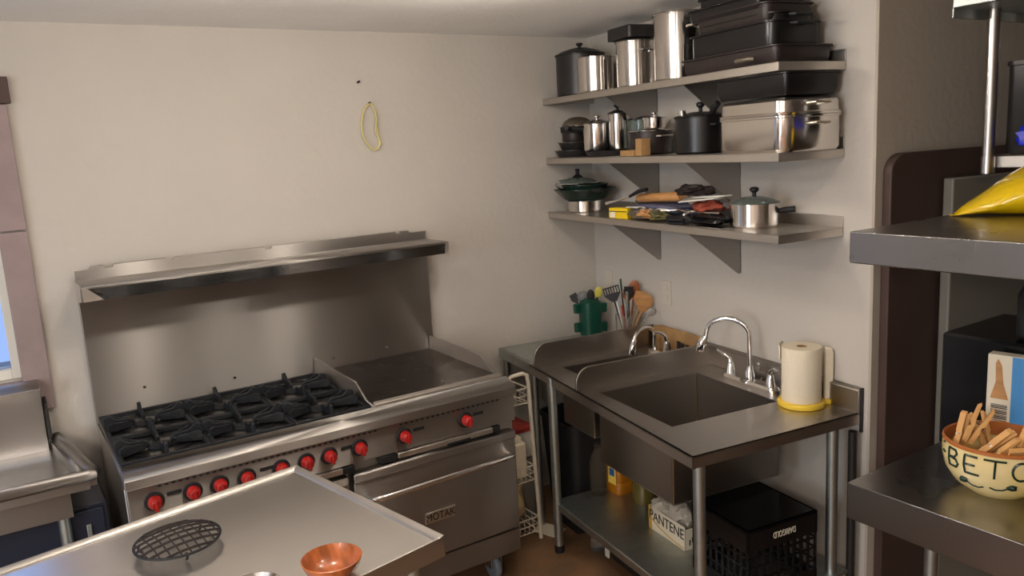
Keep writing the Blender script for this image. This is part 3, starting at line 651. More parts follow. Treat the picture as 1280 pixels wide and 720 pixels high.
# crate
t = thing('milk_crate', 'upside down black plastic milk crate lettered DARIGOLD on the lower shelf', 'crate', (-.365, -1.70, .25), 'R')
cx0, cx1, cy0, cy1, cz0, cz1 = -.545, -.215, -1.858, -1.545, .2505, .53
cr = MB(); cr.box(cx0, cx1, cy0, cy1, cz1-.012, cz1)
for s_ in (0, 1):
    x = (cx0, cx1-.010)[s_]; y = (cy0, cy1-.010)[s_]
    cr.box(x, x+.010, cy0, cy1, cz1-.085, cz1); cr.box(x, x+.010, cy0, cy1, cz0, cz0+.05)
    cr.box(cx0, cx1, y, y+.010, cz1-.085, cz1); cr.box(cx0, cx1, y, y+.010, cz0, cz0+.05)
    for k in range(10):
        yy = cy0+.0+(cy1-cy0-.012)*k/9; cr.box(x+.002, x+.008, yy, yy+.012, cz0+.04, cz1-.08)
        xx = cx0+(cx1-cx0-.012)*k/9; cr.box(xx, xx+.012, y+.002, y+.008, cz0+.04, cz1-.08)
    for zz in (.33, .38, .42): cr.box(x+.002, x+.008, cy0, cy1, zz, zz+.008); cr.box(cx0, cx1, y+.002, y+.008, zz, zz+.008)
cr = cr.build('shell', 'blackgloss', t, bevel=.001)
text('lettering', 'DARIGOLD', .034, 'card', cr, basis((-1, 0, 0), (0, 0, -1), (-.375, cy0-.001, .488)), sx=.62)
# big bin behind the shelf
t = thing('trash_bin', 'tall black trash bin in the dark below the hand basin', 'bin', (-.40, -.56, 0), 'R')
MB().rrect(-.60, -.22, -.70, -.36, [(.04, 0.001), (.0, .54), (.0, .56), (-.01, .56), (-.01, .575), (.006, .575), (.012, .56), (.05, .02)], .06).build('barrel', 'blackmat', t)
t = thing('white_tub', 'white rimmed grey tub on the floor below the lower shelf', 'tub', (-.48, -1.02, 0), 'R')
MB().rrect(-.56, -.36, -1.30, -.92, [(.02, .001), (0, .13), (-.008, .13), (-.008, .145), (.004, .145), (.008, .13), (.02, .01)], .03).build('tub', 'greypan', t)
MB().box(-.575, -.565, -.965, -.935, .02, .15).build('handle', 'white', t, bevel=.003)
t = thing('glass_jar', 'small glass jar on the floor behind the front sink leg', 'jar', (-.55, -.83, 0), 'R', local=True)
MB().lathe([(0, 0), (.03, 0), (.033, .01), (.033, .06), (.026, .075), (.024, .08), (0, .08)], n=20).build('glass', 'clear', t)
MB().lathe([(0, 0), (.028, 0), (.028, .014), (0, .015)], (0, 0, .08), n=20).build('lid', 'chrome', t)

# ================================================================== white cart between range and sinks
t = thing('wire_cart', 'narrow white tubular cart with wire baskets between range and sink table', 'cart', (1.70, -.30, 0))
for y in (-.545, -.10):
    fr = MB().tube([(1.60, y, .06), (1.60, y, .83), (1.605, y, .865), (1.625, y, .88), (1.69, y, .885), (1.712, y, .872), (1.718, y, .84), (1.745, y, .06)], .0095, 10)
    fr.build('frame', 'whitewire', t)
for z in (.10, .36, .74):
    bk = MB(); x0, x1, y0, y1 = 1.605, 1.74-(z*.03), -.54, -.105; h = .07
    for zz, r_ in ((z, .003), (z+h*.5, .002), (z+h, .004)): bk.tube([(x0, y0, zz), (x1, y0, zz), (x1, y1, zz), (x0, y1, zz)], r_, 6, closed=True)
    for k in range(9): yy = y0+(y1-y0)*k/8; bk.tube([(x0, yy, z+h), (x0, yy, z), (x1, yy, z), (x1, yy, z+h)], .0016, 5)
    for k in range(6): xx = x0+(x1-x0)*k/5; bk.tube([(xx, y0, z+h), (xx, y0, z), (xx, y1, z), (xx, y1, z+h)], .0016, 5)
    bk.build('basket', 'whitewire', t)
tag(place(MB().blob((0, 0, 0), .05, .13, .055, .35, 5).build('white_bag', 'plasticbag'), (1.665, -.30, .50)), 'crumpled white bag lying in the middle cart basket', 'bag')
t = thing('storage_box', 'white box with a red lid edge standing behind the cart', 'box', (1.86, -.22, .0))
MB().rrect(1.765, 1.90, -.305, -.08, [(.01, .36), (0, .37), (0, .50)], .02).build('container', 'white', t)
MB().rrect(1.762, 1.903, -.308, -.077, [(0, .50), (0, .518), (.008, .524)], .02).build('lid', 'redplastic', t)
MB().rrect(1.765, 1.895, -.305, -.09, [(.01, .001), (0, .02), (0, .355), (.003, .36)], .02).build('lower_container', 'greysteel', t)
tag(place(MB().rrect(-.06, .06, -.07, .07, [(.004, 0), (0, .004), (0, .16), (.02, .165), (.02, .19), (.022, .195)], .02).build('food_container', 'paper'), (1.665, -.43, .3645)), 'off white plastic container in the middle cart basket', 'container')
t = thing('cloth_rag', 'rolled beige cloth stuffed upright in the bottom of the cart', 'cloth', (1.672, -.44, .105))
MB().blob((1.672, -.44, .235), .042, .05, .115, .30, 12).build('cloth', 'cloth', t)
tag(place(MB().box(-.05, .05, -.07, .07, 0, .006, rx=.08).build('paper_sheet', 'card'), (1.88, -.42, .004), rot=.5), 'white card lying on the floor behind the cart', 'paper')

# ================================================================== wall shelves (frame R)
SZ = (2.141, 1.834, 1.547)
SY0, SY1, SD = -.05, -1.762, -.316
names_ = ('top steel wall shelf loaded with stockpots and dark roasters', 'middle steel wall shelf holding the steel roaster and pots', 'bottom steel wall shelf holding utensils and a saucepan')
brk = (-.63, -1.21)
for i, z in enumerate(SZ):
    t = thing('wall_shelf', names_[i], 'shelf', (-.15, -.9, z-.04), 'R', group='steel wall shelves on the right wall')
    b = MB(); b.box(SD, -.004, SY1, SY0, z-.004, z); b.box(SD, SD+.003, SY1, SY0, z-.031, z); b.box(SD, SD+.016, SY1, SY0, z-.031, z-.028)
    b.box(-.006, -.003, SY1, SY0, z, z+.042); b.box(SD, -.004, SY1, SY1+.003, z-.031, z); b.box(SD, -.004, SY0-.003, SY0, z-.031, z)
    b.build('deck', 'steelpale', t, bevel=.0012)
    for y in brk:
        yy = y - (.0 if i else 0)
        MB().prism([(-.003, z-.005), (-.003, z-.235), (-.018, z-.235), (-.300, z-.022), (-.300, z-.005)], 'y', yy-.002, yy+.002).box(-.006, -.003, yy-.002, yy+.03, z-.235, z-.005).build('bracket', 'bracketsteel', t, smooth=False)
# ------------------------------------------------------------------ pots
def pot(name, label, cat, x, y, z, r, h, m_, lid=None, knob=None, ears=False, handle=None, rim=True, frame='R', lidh=.02, knobh=.028, flare=0):
    o = thing(name, label, cat, (x, y, z), frame, local=True)
    pr0 = [(0, .0005), (r*.93-flare, .0005), (r-flare, .008), (r, h-.004)]
    if rim: pr0 += [(r+.004, h-.003), (r+.004, h)]
    pr0 += [(r-.003, h), (r-.003-flare, .01), (0, .008)]
    MB().lathe(pr0, n=48).build('body', m_, o)
    if lid:
        ld = MB().lathe([(r+.005, h+.0005), (r+.006, h+.004), (r*.8, h+lidh*.55), (r*.35, h+lidh), (0, h+lidh), (0, h+lidh-.003), (r*.8, h+.003)], n=48).build('lid', lid, o)
        if knob: MB().lathe([(.008, 0), (.008, knobh*.4), (.017, knobh*.6), (.018, knobh*.85), (.010, knobh), (0, knobh)], (0, 0, h+lidh), n=20).build('knob', knob, ld)
    if ears:
        for s_ in (-1, 1):
            MB().tube([(-.035, s_*r, h*.78), (-.032, s_*(r+.024), h*.78), (.032, s_*(r+.024), h*.78), (.035, s_*r, h*.78)], .005, 8).build('side_handle', ears, o)
    if handle:
        (dx, dy), ln, hm_, zz = handle; d = Vector((dx, dy, 0)).normalized()
        MB().tube([d*r+Vector((0, 0, zz)), d*(r+.02)+Vector((0, 0, zz+.004)), d*(r+ln)+Vector((0, 0, zz+.012))], [.009, .011, .013], 10).build('handle', hm_, o)
    return o
z1, z2, z3 = SZ
pot('stockpot', 'dark enamel stockpot with domed lid at the far end of the top shelf', 'pot', -.175, -.21, z1, .124, .205, 'greypan', lid='black', knob='blackmat', lidh=.035, ears='chrome')
pot('cooking_pot', 'short shiny steel pot in front of the dark stockpot on the top shelf', 'pot', -.235, -.455, z1, .088, .165, 'potsteel', rim=True)
pot('stockpot', 'medium shiny steel stockpot between short pot and tallest pot on the top shelf', 'pot', -.175, -.705, z1, .086, .205, 'potsteel', lid='greypan', lidh=.012, ears='chrome')
tag(place(MB().rrect(-.10, .07, -.09, .10, [(.0, 0), (0, .05), (.01, .055)], .02).build('baking_tin', 'greypan'), (-.155, -.69, z1+.2195), 'R'), 'grey tin lying upside down on the medium steel stockpot', 'tin')
pot('stockpot', 'tallest shiny steel stockpot beside the dark roasters on the top shelf', 'pot', -.175, -1.035, z1, .106, .272, 'potsteel', lid='tan', lidh=.010, ears='chrome')
# dark roasters pile
def pan(name, label, x0, x1, y0, y1, z, h, m_, rad=.035, inset=.012, rimw=.012, handles=False):
    o = thing(name, label, 'pan', ((x0+x1)/2, (y0+y1)/2, z), 'R')
    MB().rrect(x0, x1, y0, y1, [(inset+rimw, z+.0005), (rimw, z+h*.35), (rimw, z+h-.006), (0, z+h-.005), (0, z+h), (rimw+.003, z+h), (rimw+.006, z+h*.4), (inset+rimw+.006, z+.004)], rad).build('body', m_, o)
    if handles:
        xm = (x0+x1)/2
        for yy, s_ in ((y0, -1), (y1, 1)):
            MB().tube([(xm-.045, yy, z+h-.012), (xm-.04, yy+s_*.022, z+h-.014), (xm+.04, yy+s_*.022, z+h-.014), (xm+.045, yy, z+h-.012)], .005, 8).build('handle', handles, o)
    return o
pan('roasting_pan', 'wide dark brown roasting pan at the bottom of the pile on the top shelf', -.300, -.015, -1.735, -1.19, z1, .062, 'brownpan', handles=False)
pan('roasting_pan', 'deep black roasting pan standing in the brown pan on the top shelf', -.285, -.025, -1.70, -1.215, z1+.034, .115, 'black', rad=.05, handles='blackmat')
pan('baking_pan', 'black oval pan third from the bottom of the top shelf pile', -.27, -.035, -1.69, -1.24, z1+.085, .095, 'black', rad=.08, handles='blackmat')
pan('baking_pan', 'brown nonstick pan fourth from the bottom of the top shelf pile', -.28, -.04, -1.67, -1.25, z1+.14, .075, 'brownpan', rad=.04)
pan('baking_pan', 'shiny black tray near the top of the top shelf pile', -.29, -.05, -1.64, -1.22, z1+.195, .050, 'black', rad=.03)
pan('baking_pan', 'black tray topmost of the top shelf pile', -.285, -.06, -1.60, -1.28, z1+.225, .055, 'blackgloss', rad=.03)
tag(place(MB().tube([(-.0, -.045, 0), (-.012, -.03, .0), (-.012, .03, 0), (0, .045, 0)], .008, 10).build('pan_handle', 'tan'), (-.318, -1.60, z1+.022), 'R'), 'dull tan handle piece lying before the dark brown roasting pan', 'handle')

# middle shelf
pot('baking_pan', 'flat grey round pan lowest of the stack at the far end of the middle shelf', 'pan', -.19, -.135, z2, .098, .036, 'greypan', flare=.012)
pot('mixing_bowl', 'dark bowl second from bottom of the far middle shelf stack', 'bowl', -.19, -.14, z2+.037, .082, .040, 'greypan', flare=.014)
pot('sauce_pot', 'small brown pot third in the far middle shelf stack', 'pot', -.19, -.15, z2+.078, .066, .045, 'brownpan')
pot('frying_pan', 'black pan with a thick handle fourth in the far middle shelf stack', 'pan', -.19, -.155, z2+.124, .076, .032, 'blackmat', handle=((-.75, -.8), .11, 'blackmat', .015))
tag(place(MB().lathe([(.083, 0), (.083, .004), (.070, .026), (.045, .042), (.02, .048), (0, .049), (0, .046), (.044, .038), (.067, .022), (.078, .0), (.083, 0)], n=40).build('metal_bowl', 'tan'), (-.18, -.165, z2+.157), 'R'), 'tan metal bowl turned upside down on top of the far middle shelf stack', 'bowl')
tag(place(MB().lathe([(0, 0), (.105, 0), (.118, .022), (.120, .026), (.112, .022), (.1, .006), (0, .005)], n=40).build('pie_tin', 'greypan'), (-.19, -.485, z2+.0005), 'R'), 'dark round tin under the shiny lidded pots on the middle shelf', 'tin')
pot('saucepan', 'shiny steel saucepan with black handle and lid on the middle shelf', 'pot', -.225, -.435, z2+.027, .069, .130, 'potsteel', lid='potsteel', knob='chrome', lidh=.022, handle=((-.35, .9), .085, 'blackmat', .108), knobh=.02)
pot('percolator', 'tall narrow shiny steel pot with a dark knobbed lid on the middle shelf', 'pot', -.180, -.552, z2+.027, .044, .172, 'potsteel', lid='greypan', knob='blackmat', lidh=.018, rim=True)
pot('dark_saucepan', 'wide dark saucepan with a bright steel rim on the middle shelf', 'pot', -.15, -.775, z2+.001, .100, .105, 'brownpan', lid='potsteel', lidh=.010, ears='chrome')
pot('sauce_pot', 'small shiny steel pot with ball knob on top of the dark saucepan', 'pot', -.15, -.81, z2+.118, .050, .045, 'potsteel', lid='potsteel', knob='chrome', lidh=.008, knobh=.02)
pot('glass_bowl', 'dark glass pot behind the tall narrow pot on the middle shelf', 'pot', -.075, -.60, z2, .062, .165, 'lidglass', lid='greypan', knob='blackmat')
tag(place(MB().box(-.03, .03, -.055, .055, 0, .026).box(-.02, .03, -.10, -.055, 0, .075).build('tan_box', 'cardbrown', bevel=.002), (-.275, -.81, z2+.0005), 'R'), 'small tan cardboard box in front of the dark saucepan', 'box')
o = pot('pressure_canner', 'black pressure canner with lid knob and side handles on the middle shelf', 'pot', -.155, -1.145, z2, .107, .150, 'black', lid='black', knob='blackmat', lidh=.022, ears='blackmat', knobh=.04)
MB().lathe([(0, 0), (.017, 0), (.017, .030), (0, .032)], (-.06, .045, .150), n=18).build('pressure_valve', 'chrome', o)
MB().tube([(0, -.07, .155), (-.01, -.10, .185), (-.01, -.125, .20)], [.012, .014, .012], 10).build('lid_handle', 'blackmat', o)
# steel roaster
t = thing('steel_roaster', 'large shiny rectangular steel roaster with lid at the near end of the middle shelf', 'roaster', (-.16, -1.53, z2), 'R')
x0, x1, y0, y1 = -.305, -.012, -1.775, -1.42
MB().rrect(x0, x1, y0, y1, [(.008, z2+.0005), (0, z2+.012), (0, z2+.118), (-.006, z2+.120), (-.006, z2+.126), (.003, z2+.126)], .05).build('body', 'potsteel', t)
ld = MB().rrect(x0, x1, y0, y1, [(-.005, z2+.1275), (-.007, z2+.136), (.002, z2+.139), (.004, z2+.176), (.014, z2+.186), (.04, z2+.190)], .05).build('lid', 'potsteel', t)
for zz, pr2 in ((.165, ld), (.095, t)):
    MB().tube([(-.20, y0-.0, z2+zz), (-.19, y0-.03, z2+zz+.002), (-.12, y0-.03, z2+zz+.002), (-.11, y0, z2+zz)], .0045, 8).build('handle', 'brass', pr2)
pan('sheet_pan', 'black tray lying on the lid of the steel roaster under the top shelf', -.295, -.02, -1.775, -1.385, z2+.195, .078, 'black', rad=.03)

# bottom shelf
pot('steel_pot', 'low shiny steel pot under the green pan at the far end of the bottom shelf', 'pot', -.195, -.235, z3, .088, .060, 'potsteel')
o = pot('green_pan', 'wide dark green pan with wire loop handle at the far end of the bottom shelf', 'pan', -.185, -.225, z3+.064, .160, .058, 'dkgreen', flare=.045)
MB().tube([(-.08, .11, .055), (-.105, .13, .075), (-.10, .11, .10), (-.06, .10, .105), (-.03, .13, .07)], .004, 8).build('loop_handle', 'chrome', o)
MB().tube([(-.03, -.12, .05), (-.05, -.20, .055), (-.055, -.25, .06)], [.010, .012, .011], 10).build('stick_handle', 'blackmat', o)
gc = pot('green_casserole', 'dark green dish inside the green pan on the bottom shelf', 'pan', -.185, -.225, z3+.085, .122, .060, 'dkgreen', flare=.03)
GL = Matrix.Translation((-.015, .045, .062))
MB().lathe([(.108, .0), (.108, .004), (.09, .018), (.05, .030), (0, .034), (0, .031), (.05, .027), (.088, .015), (.103, 0), (.108, 0)], n=44).xf(GL).build('glass_lid', 'lidglass', gc)
t = gc.children[-1]
MB().tube([(.107*math.cos(a*PI/20), .107*math.sin(a*PI/20), .002) for a in range(40)], .004, 8, closed=True).xf(GL).build('steel_band', 'chrome', t)
MB().lathe([(.03, 0), (.02, .010), (.010, .018), (.010, .036), (.014, .044), (0, .046)], (0, 0, .032), n=24).xf(GL).build('knob', 'blackmat', t)
t = thing('yellow_box', 'small bright yellow carton near the edge of the bottom shelf', 'box', (-.27, -.70, z3), 'R', rot=.25, local=True)
MB().box(-.026, .026, -.058, .058, .0005, .048).build('carton', mat('yellow_carton', srgb(226, 190, 20), .45), t, bevel=.002)
MB().box(-.0268, -.026, .018, .050, .004, .030).build('white_patch', 'card', t)
MB().box(-.0268, -.026, -.055, .055, .030, .034).build('print_line', 'blackmat', t)
t = thing('metal_spoon', 'steel spoon with a black handle propped across the bottom shelf behind the yellow box', 'spoon', (-.26, -.62, z3+.06), 'R')
MB().tube([(-.27, -.57, z3+.062), (-.26, -.66, z3+.080), (-.25, -.74, z3+.10)], [.010, .004, .005], 8).build('steel_shank', 'chrome', t)
MB().tube([(-.25, -.74, z3+.10), (-.24, -.80, z3+.125), (-.235, -.86, z3+.135)], [.007, .010, .008], 8).build('grip', 'blackmat', t)
t = thing('rolling_pin', 'pale wooden rolling pin lying on the utensil pile of the bottom shelf', 'rolling pin', (-.19, -.90, z3+.08), 'R')
MB().tube([(-.20, -.74, z3+.088), (-.20, -.75, z3+.089), (-.185, -1.03, z3+.104), (-.184, -1.04, z3+.105)], [.016, .021, .021, .016], 16).build('roller', 'wood', t)
MB().tube([(-.184, -1.04, z3+.105), (-.18, -1.09, z3+.112)], [.010, .009], 10).build('handle', 'wood', t)
tag(place(MB().blob((0, 0, 0), .05, .085, .026, .45, 21, flat=-.02).build('oven_mitt', 'brownpan'), (-.16, -1.10, z3+.130), 'R', .2), 'crumpled dark brown oven mitt behind the rolling pin', 'mitt')
tag(place(MB().blob((0, 0, 0), .11, .20, .030, .35, 22, flat=-.026).build('folded_cloth', 'violet'), (-.16, -.88, z3+.041), 'R'), 'grey violet cloth under the rolling pin on the bottom shelf', 'cloth')
items = [
 ('brush', 'tan', 'tan plastic bag of small parts right of the yellow box', (-.275, -.86, z3+.024), .028, .070, .020, 31),
 ('brush', 'olive', 'olive wrapped bundle on the front edge of the bottom shelf', (-.275, -1.0, z3+.026), .028, .062, .022, 32),
 ('bag', 'wood', 'light brown bag in front of the grey violet cloth', (-.285, -.93, z3+.030), .02, .05, .02, 33),
 ('cloth', 'rust', 'crumpled rust red cloth right of the oven mitt', (-.20, -1.24, z3+.070), .05, .075, .024, 34),
 ('bag', 'blackgloss', 'shiny black plastic bag left of the lidded saucepan', (-.235, -1.31, z3+.026), .065, .105, .025, 35),
 ('bag', 'blackmat', 'dark bag at the front in the middle of the bottom shelf', (-.28, -1.15, z3+.018), .03, .075, .017, 36),
]
for cat, m_, lab, p, rx, ry, rz, sd in items:
    nm = {'brush': 'wrapped_bundle', 'bag': 'plastic_bag', 'cloth': 'kitchen_cloth'}[cat]
    tag(place(MB().blob((0, 0, 0), rx, ry, rz, .4, sd, flat=-rz*.85).build(nm, m_), p, 'R', .1), lab, {'brush': 'bundle'}.get(cat, cat))
for k, (yy, zz, aa, lab) in enumerate(((-1.20, .100, .10, 'lower white plastic tray leaning left of the lidded saucepan'), (-1.23, .112, -.05, 'upper white plastic tray leaning left of the lidded saucepan'))):
    tag(place(MB().box(-.022, .022, -.105, .105, -.003, .003, rx=-.10+.03*k).build('white_tray', 'white', bevel=.002), (-.235+.04*k, yy-.03, z3+zz), 'R', aa), lab, 'tray')
for k in range(7):
    y_ = -.80-.085*k; x_ = -.255-.03*(k % 2); l_ = .06+.012*(k % 3); an = (-.5, .8, .2, -1.1, .5, 1.2, -.3)[k]
    d = Vector((math.sin(an)*.5, math.cos(an), 0)).normalized()*l_
    labs = ('pale handled knife', 'short steel tongs', 'white plastic scraper', 'slim steel skewer holder', 'steel measuring spoon', 'white plastic spoon', 'small steel fork')
    pl_ = ('right of the yellow box', 'above the tan bundle', 'across the grey violet cloth', 'beside the olive bundle', 'on the dark front bag', 'against the rust red cloth', 'on the shiny black bag')
    o = thing(('table_knife', 'steel_tongs', 'plastic_scraper', 'steel_skewer', 'measuring_spoon', 'plastic_spoon', 'steel_fork')[k], labs[k]+' on the bottom shelf pile '+pl_[k], 'utensil', (x_, y_, z3+.052), 'R', local=True)
    mt_ = ('white', 'chrome', 'white', 'chrome', 'chrome', 'white', 'chrome')[k]
    MB().tube([-d, d*.3], [.005, .004], 8).build('handle', mt_, o)
    MB().blob(tuple(d*.65), .012, .030, .004, 0, 1, sub=2, rotz=-an*.5).build('head', mt_, o)
o = pot('lidded_saucepan', 'shiny steel saucepan with glass lid at the near end of the bottom shelf', 'pot', -.165, -1.475, z3, .092, .092, 'potsteel', lid='lidglass', knob='blackmat', lidh=.026, knobh=.036)
MB().tube([(.06, -.07, .06), (.075, -.085, .063), (.10, -.115, .066)], [.009, .012, .012], 10).build('handle', 'blackmat', o)
tag(place(MB().lathe([(0, 0), (.085, 0), (.10, .010), (.102, .013), (.09, .008), (0, .005)], n=36).build('splatter_plate', 'steelpale'), (-.19, -1.355, z3+.001), 'R') if False else place(MB().box(-.02, .02, -.09, .09, 0, .004).build('steel_ruler', 'chrome'), (-.295, -1.36, z3+.001), 'R'), 'flat steel strip on the front edge of the bottom shelf', 'strip')

# ================================================================== right foreground unit
t = thing('steel_work_table', 'stainless steel worktable at the right edge holding the ceramic bowl', 'table', (2.0, -2.9, 0))
X0, X1, Y0, Y1 = 1.725, 2.62, -3.75, -2.184
MB().box(X0, X1, Y0, Y1, .894, .900).box(X0, X0+.006, Y0, Y1, .79, .90).box(X0, X1, Y1-.006, Y1, .79, .90).box(X1-.006, X1, Y0, Y1, .79, .90).build('tabletop', 'steelunit', t, bevel=.003)
for x, y in ((X0+.35, Y1-.06), (X1-.05, Y1-.06), (X0+.05, Y0+.06), (X1-.05, Y0+.06)): MB().tube([(x, y, 0), (x, y, .894)], .02, 14).build('leg', 'galv', t)
t = thing('steel_overshelf', 'stainless steel shelf with deep edge above the worktable at the right', 'shelf', (1.95, -2.9, .90))
MB().box(1.737, 2.62, -3.75, -2.170, 1.620, 1.626).box(1.737, 1.743, -3.75, -2.170, 1.538, 1.626).box(1.737, 2.62, -2.176, -2.170, 1.538, 1.626).box(2.614, 2.62, -3.75, -2.17, 1.538, 1.626).build('deck', 'steelunit', t, bevel=.003)
for x, y in ((2.59, -2.95), (2.59, -3.69), (1.80, -3.69)): MB().tube([(x, y, .9), (x, y, 1.62)], .016, 12).build('post', 'chrome', t)
t = thing('hanging_rack', 'high steel rack shelf with a round post at the top right corner', 'rack', (2.6, -2.6, 1.74))
MB().box(2.336, 2.80, -3.6, -2.10, 2.250, 2.256).box(2.336, 2.342, -3.6, -2.10, 2.250, 2.285).box(2.336, 2.80, -2.106, -2.10, 2.222, 2.285).build('upper_deck', 'galv', t, bevel=.002)
MB().tube([(2.50, -2.145, 1.735), (2.50, -2.145, 1.79)], .0215, 18).tube([(2.50, -2.145, 1.79), (2.50, -2.145, 2.25)], .0185, 18).build('post', 'pole', t)
MB().box(2.52, 2.86, -3.5, -2.150, 1.786, 1.792).box(2.52, 2.526, -3.5, -2.150, 1.752, 1.792).box(2.50, 2.86, -2.156, -2.150, 1.752, 1.792).build('lower_deck', 'steelpale', t, bevel=.002)
for x, y in ((2.76, -3.4), (2.56, -3.4), (2.76, -2.145)): MB().tube([(x, y, 1.755), (x, y, H)], .0175, 12).build('hanger_tube', 'chrome', t)
t = thing('dark_bin', 'dark grey bin on the high rack at the right edge', 'bin', (2.66, -2.4, 1.792))
MB().rrect(2.535, 2.84, -2.75, -2.17, [(.012, 1.7925), (0, 1.81), (0, 2.07), (-.006, 2.072), (-.006, 2.085), (.006, 2.085)], .03).build('tub', 'greypan', t)
tag(place(MB().blob((0, 0, 0), .02, .07, .038, .5, 41).build('blue_bag', 'bluebag'), (2.515, -2.285, 1.85)), 'crinkled bright blue bag poking from the dark bin at the right edge', 'bag')

# yellow bag
t = thing('yellow_bag', 'glossy bright yellow pouch lying on the steel shelf at the right edge', 'bag', (2.35, -2.34, 1.626), local=False)
bm_ = MB(); n1, n2 = 26, 20; grid = []
Lb = .40
for i in range(n1+1):
    u = i/n1; prow = []
    hh = .083*min(1, (u*1.6))**.85*(1-max(0, u-.8)*3.2); ww = .12*min(1, .10+u*2.2)**.8
    for j in range(n2):
        a = 2*PI*j/n2; ca, sa = math.cos(a), math.sin(a)
        xx = ww*(abs(ca)**.8)*(1 if ca > 0 else -1); zz = hh*(abs(sa)**.9)*(1 if sa > 0 else -.96)
        wob = .004*math.sin(9*u+3*a)*min(1, u*4)
        prow.append(bm_.b.verts.new((2.205+.72*u*Lb+(xx+wob)*.69, -2.205-.69*u*Lb+(xx+wob)*.72, 1.630+hh*.96+zz+wob*.5)))
    grid.append(prow)
for A_, B_ in zip(grid, grid[1:]):
    for j in range(n2): bm_.face([A_[j], A_[(j+1) % n2], B_[(j+1) % n2], B_[j]])
bm_.face(grid[0]); bm_.face(grid[-1])
bm_.build('pouch', 'bag', t)
MB().prism([(2.185, -2.205), (2.200, -2.190), (2.222, -2.205), (2.205, -2.222)], 'z', 1.629, 1.632).build('seal', 'bag', t)

# ceramic bowl
t = thing('ceramic_bowl', 'cream ceramic bowl hand lettered BETO holding wooden clothespins', 'bowl', (1.993, -2.466, .900), local=True)
BR = .139
prof = [(0, .0005), (.075, .0005), (.082, .006), (.112, .030), (.132, .065), (.139, .100), (.139, .128), (.137, .142)]
MB().lathe(prof+[(.133, .142), (.131, .128), (.128, .10), (.105, .040), (.06, .016), (0, .014)], n=64).build('bowl', 'ceramic', t)
MB().lathe([(.1395, .140), (.139, .147), (.135, .150), (.131, .147), (.1285, .10), (.106, .042), (.06, .018), (0, .016)], n=64).build('inner_glaze', 'terra', t)
def prof_r(z):
    for (r0, a0), (r1, a1) in zip(prof[2:], prof[3:]):
        if a0 <= z <= a1: return r0+(r1-r0)*(z-a0)/(a1-a0)
    return .138
to_cam = math.atan2(-3.52+2.466, -.236-1.993)
def on_bowl(ang, z, lift=.0012): r = prof_r(z)+lift; return (r*math.cos(to_cam+ang), r*math.sin(to_cam+ang), z)
def stroke(pts2, r=.0032, nm='lettering'):      # pts2: (angle, z)
    fine = []
    for (a0, q0), (a1, q1) in zip(pts2, pts2[1:]):
        for k in range(5): s_ = k/5; fine.append(on_bowl(a0+(a1-a0)*s_, q0+(q1-q0)*s_))
    fine.append(on_bowl(*pts2[-1])); return fine
def letter(ch, a, z0, w_, h_):
    S = {'B': [[(0, 0), (0, 1)], [(0, 1), (.7, .98), (.85, .8), (.6, .57), (0, .52)], [(0, .52), (.75, .47), (.95, .25), (.75, .03), (0, 0)]],
         'E': [[(.9, 1), (.05, 1), (0, .5), (.05, 0), (1, 0)], [(0, .5), (.75, .52)]],
         'T': [[(-.1, 1), (1.15, 1)], [(.55, 1), (.5, 0)]],
         'O': [[(.5+.52*math.cos(k*PI/8+PI/2), .5+.5*math.sin(k*PI/8+PI/2)) for k in range(17)]],
         '-': [[(0, .5), (.6, .45)], [(0, .95), (.35, 1)]]}
    L = MB()
    for st in S[ch]: L.tube(stroke([(a+x*w_, z0+y*h_) for x, y in st]), .0030, 6)
    L.build('lettering', 'greenink', t)
# letters run anticlockwise seen from above (left to right for the viewer)
letter('-', -1.22, .087, .16, .05)
letter('B', -.98, .082, .26, .050); letter('E', -.60, .080, .28, .050); letter('T', -.21, .080, .30, .050); letter('O', .24, .080, .30, .050)
for a0, z0, dr_ in ((-.62, .052, 1), (.22, .055, -1)):
    sw = MB(); sw.tube(stroke([(a0+dr_*.0, z0), (a0+dr_*.12, z0-.010), (a0+dr_*.25, z0-.012), (a0+dr_*.36, z0-.006)]), .0022, 6); sw.build('painted_stem', 'greenink', t)
    q = on_bowl(a0-.03*dr_, z0+.003, .0)
    MB().blob(q, .010, .012, .010, .25, 4, sub=2).build('painted_leaf', 'greenink', t)
# clothespins
def clothespin(label, loc, ang, tilt, roll_, first=None):
    if first: c = dup(first); c['label'] = label
    else:
        c = thing('clothespin', label, 'clothespin', (0, 0, 0), local=True, group='clothespins in the ceramic bowl')
        for s_ in (-1, 1):
            MB().prism([(-.0, .0), (.0095, .004), (.0095, .030), (.0065, .036), (.0065, .042), (.0095, .047), (.0085, .082), (.003, .088), (.0015, .050), (.0, .046)], 'y', -.006, .006).xf(Matrix.Scale(s_, 4, (1, 0, 0)) @ Matrix.Rotation(.09, 4, 'Y')).build('prong', 'peg', c, bevel=.0008)
        MB().tube([(.011*math.cos(k*.9), -.004+.0012*k*.6, .040+.0075*math.sin(k*.9)) for k in range(14)], .0011, 5).build('spring', 'chrome', c)
    c.location = loc; c.rotation_euler = (tilt, roll_, ang); c['label'] = label
    return c
bx_, by_ = 1.993, -2.466
def aim(c, px_, py_, z_, lat, up, dep, roll_=0, sc=1.4):
    """point the pin along lat*(view right) + up*z + dep*(away)"""
    Rl = Vector((.43, -.90, 0)); Dp = Vector((.90, .43, 0)); d = (Rl*lat+Vector((0, 0, up))+Dp*dep).normalized()
    X = (Rl*math.cos(roll_)+Dp*math.sin(roll_)); X = (X-d*X.dot(d)).normalized(); Y = d.cross(X)
    m_ = Matrix((X, Y, d)).transposed(); c.rotation_euler = m_.to_euler(); c.scale = (sc, sc, sc); c.location = Vector((bx_, by_, 0))+Rl*px_+Dp*py_+Vector((0, 0, z_))
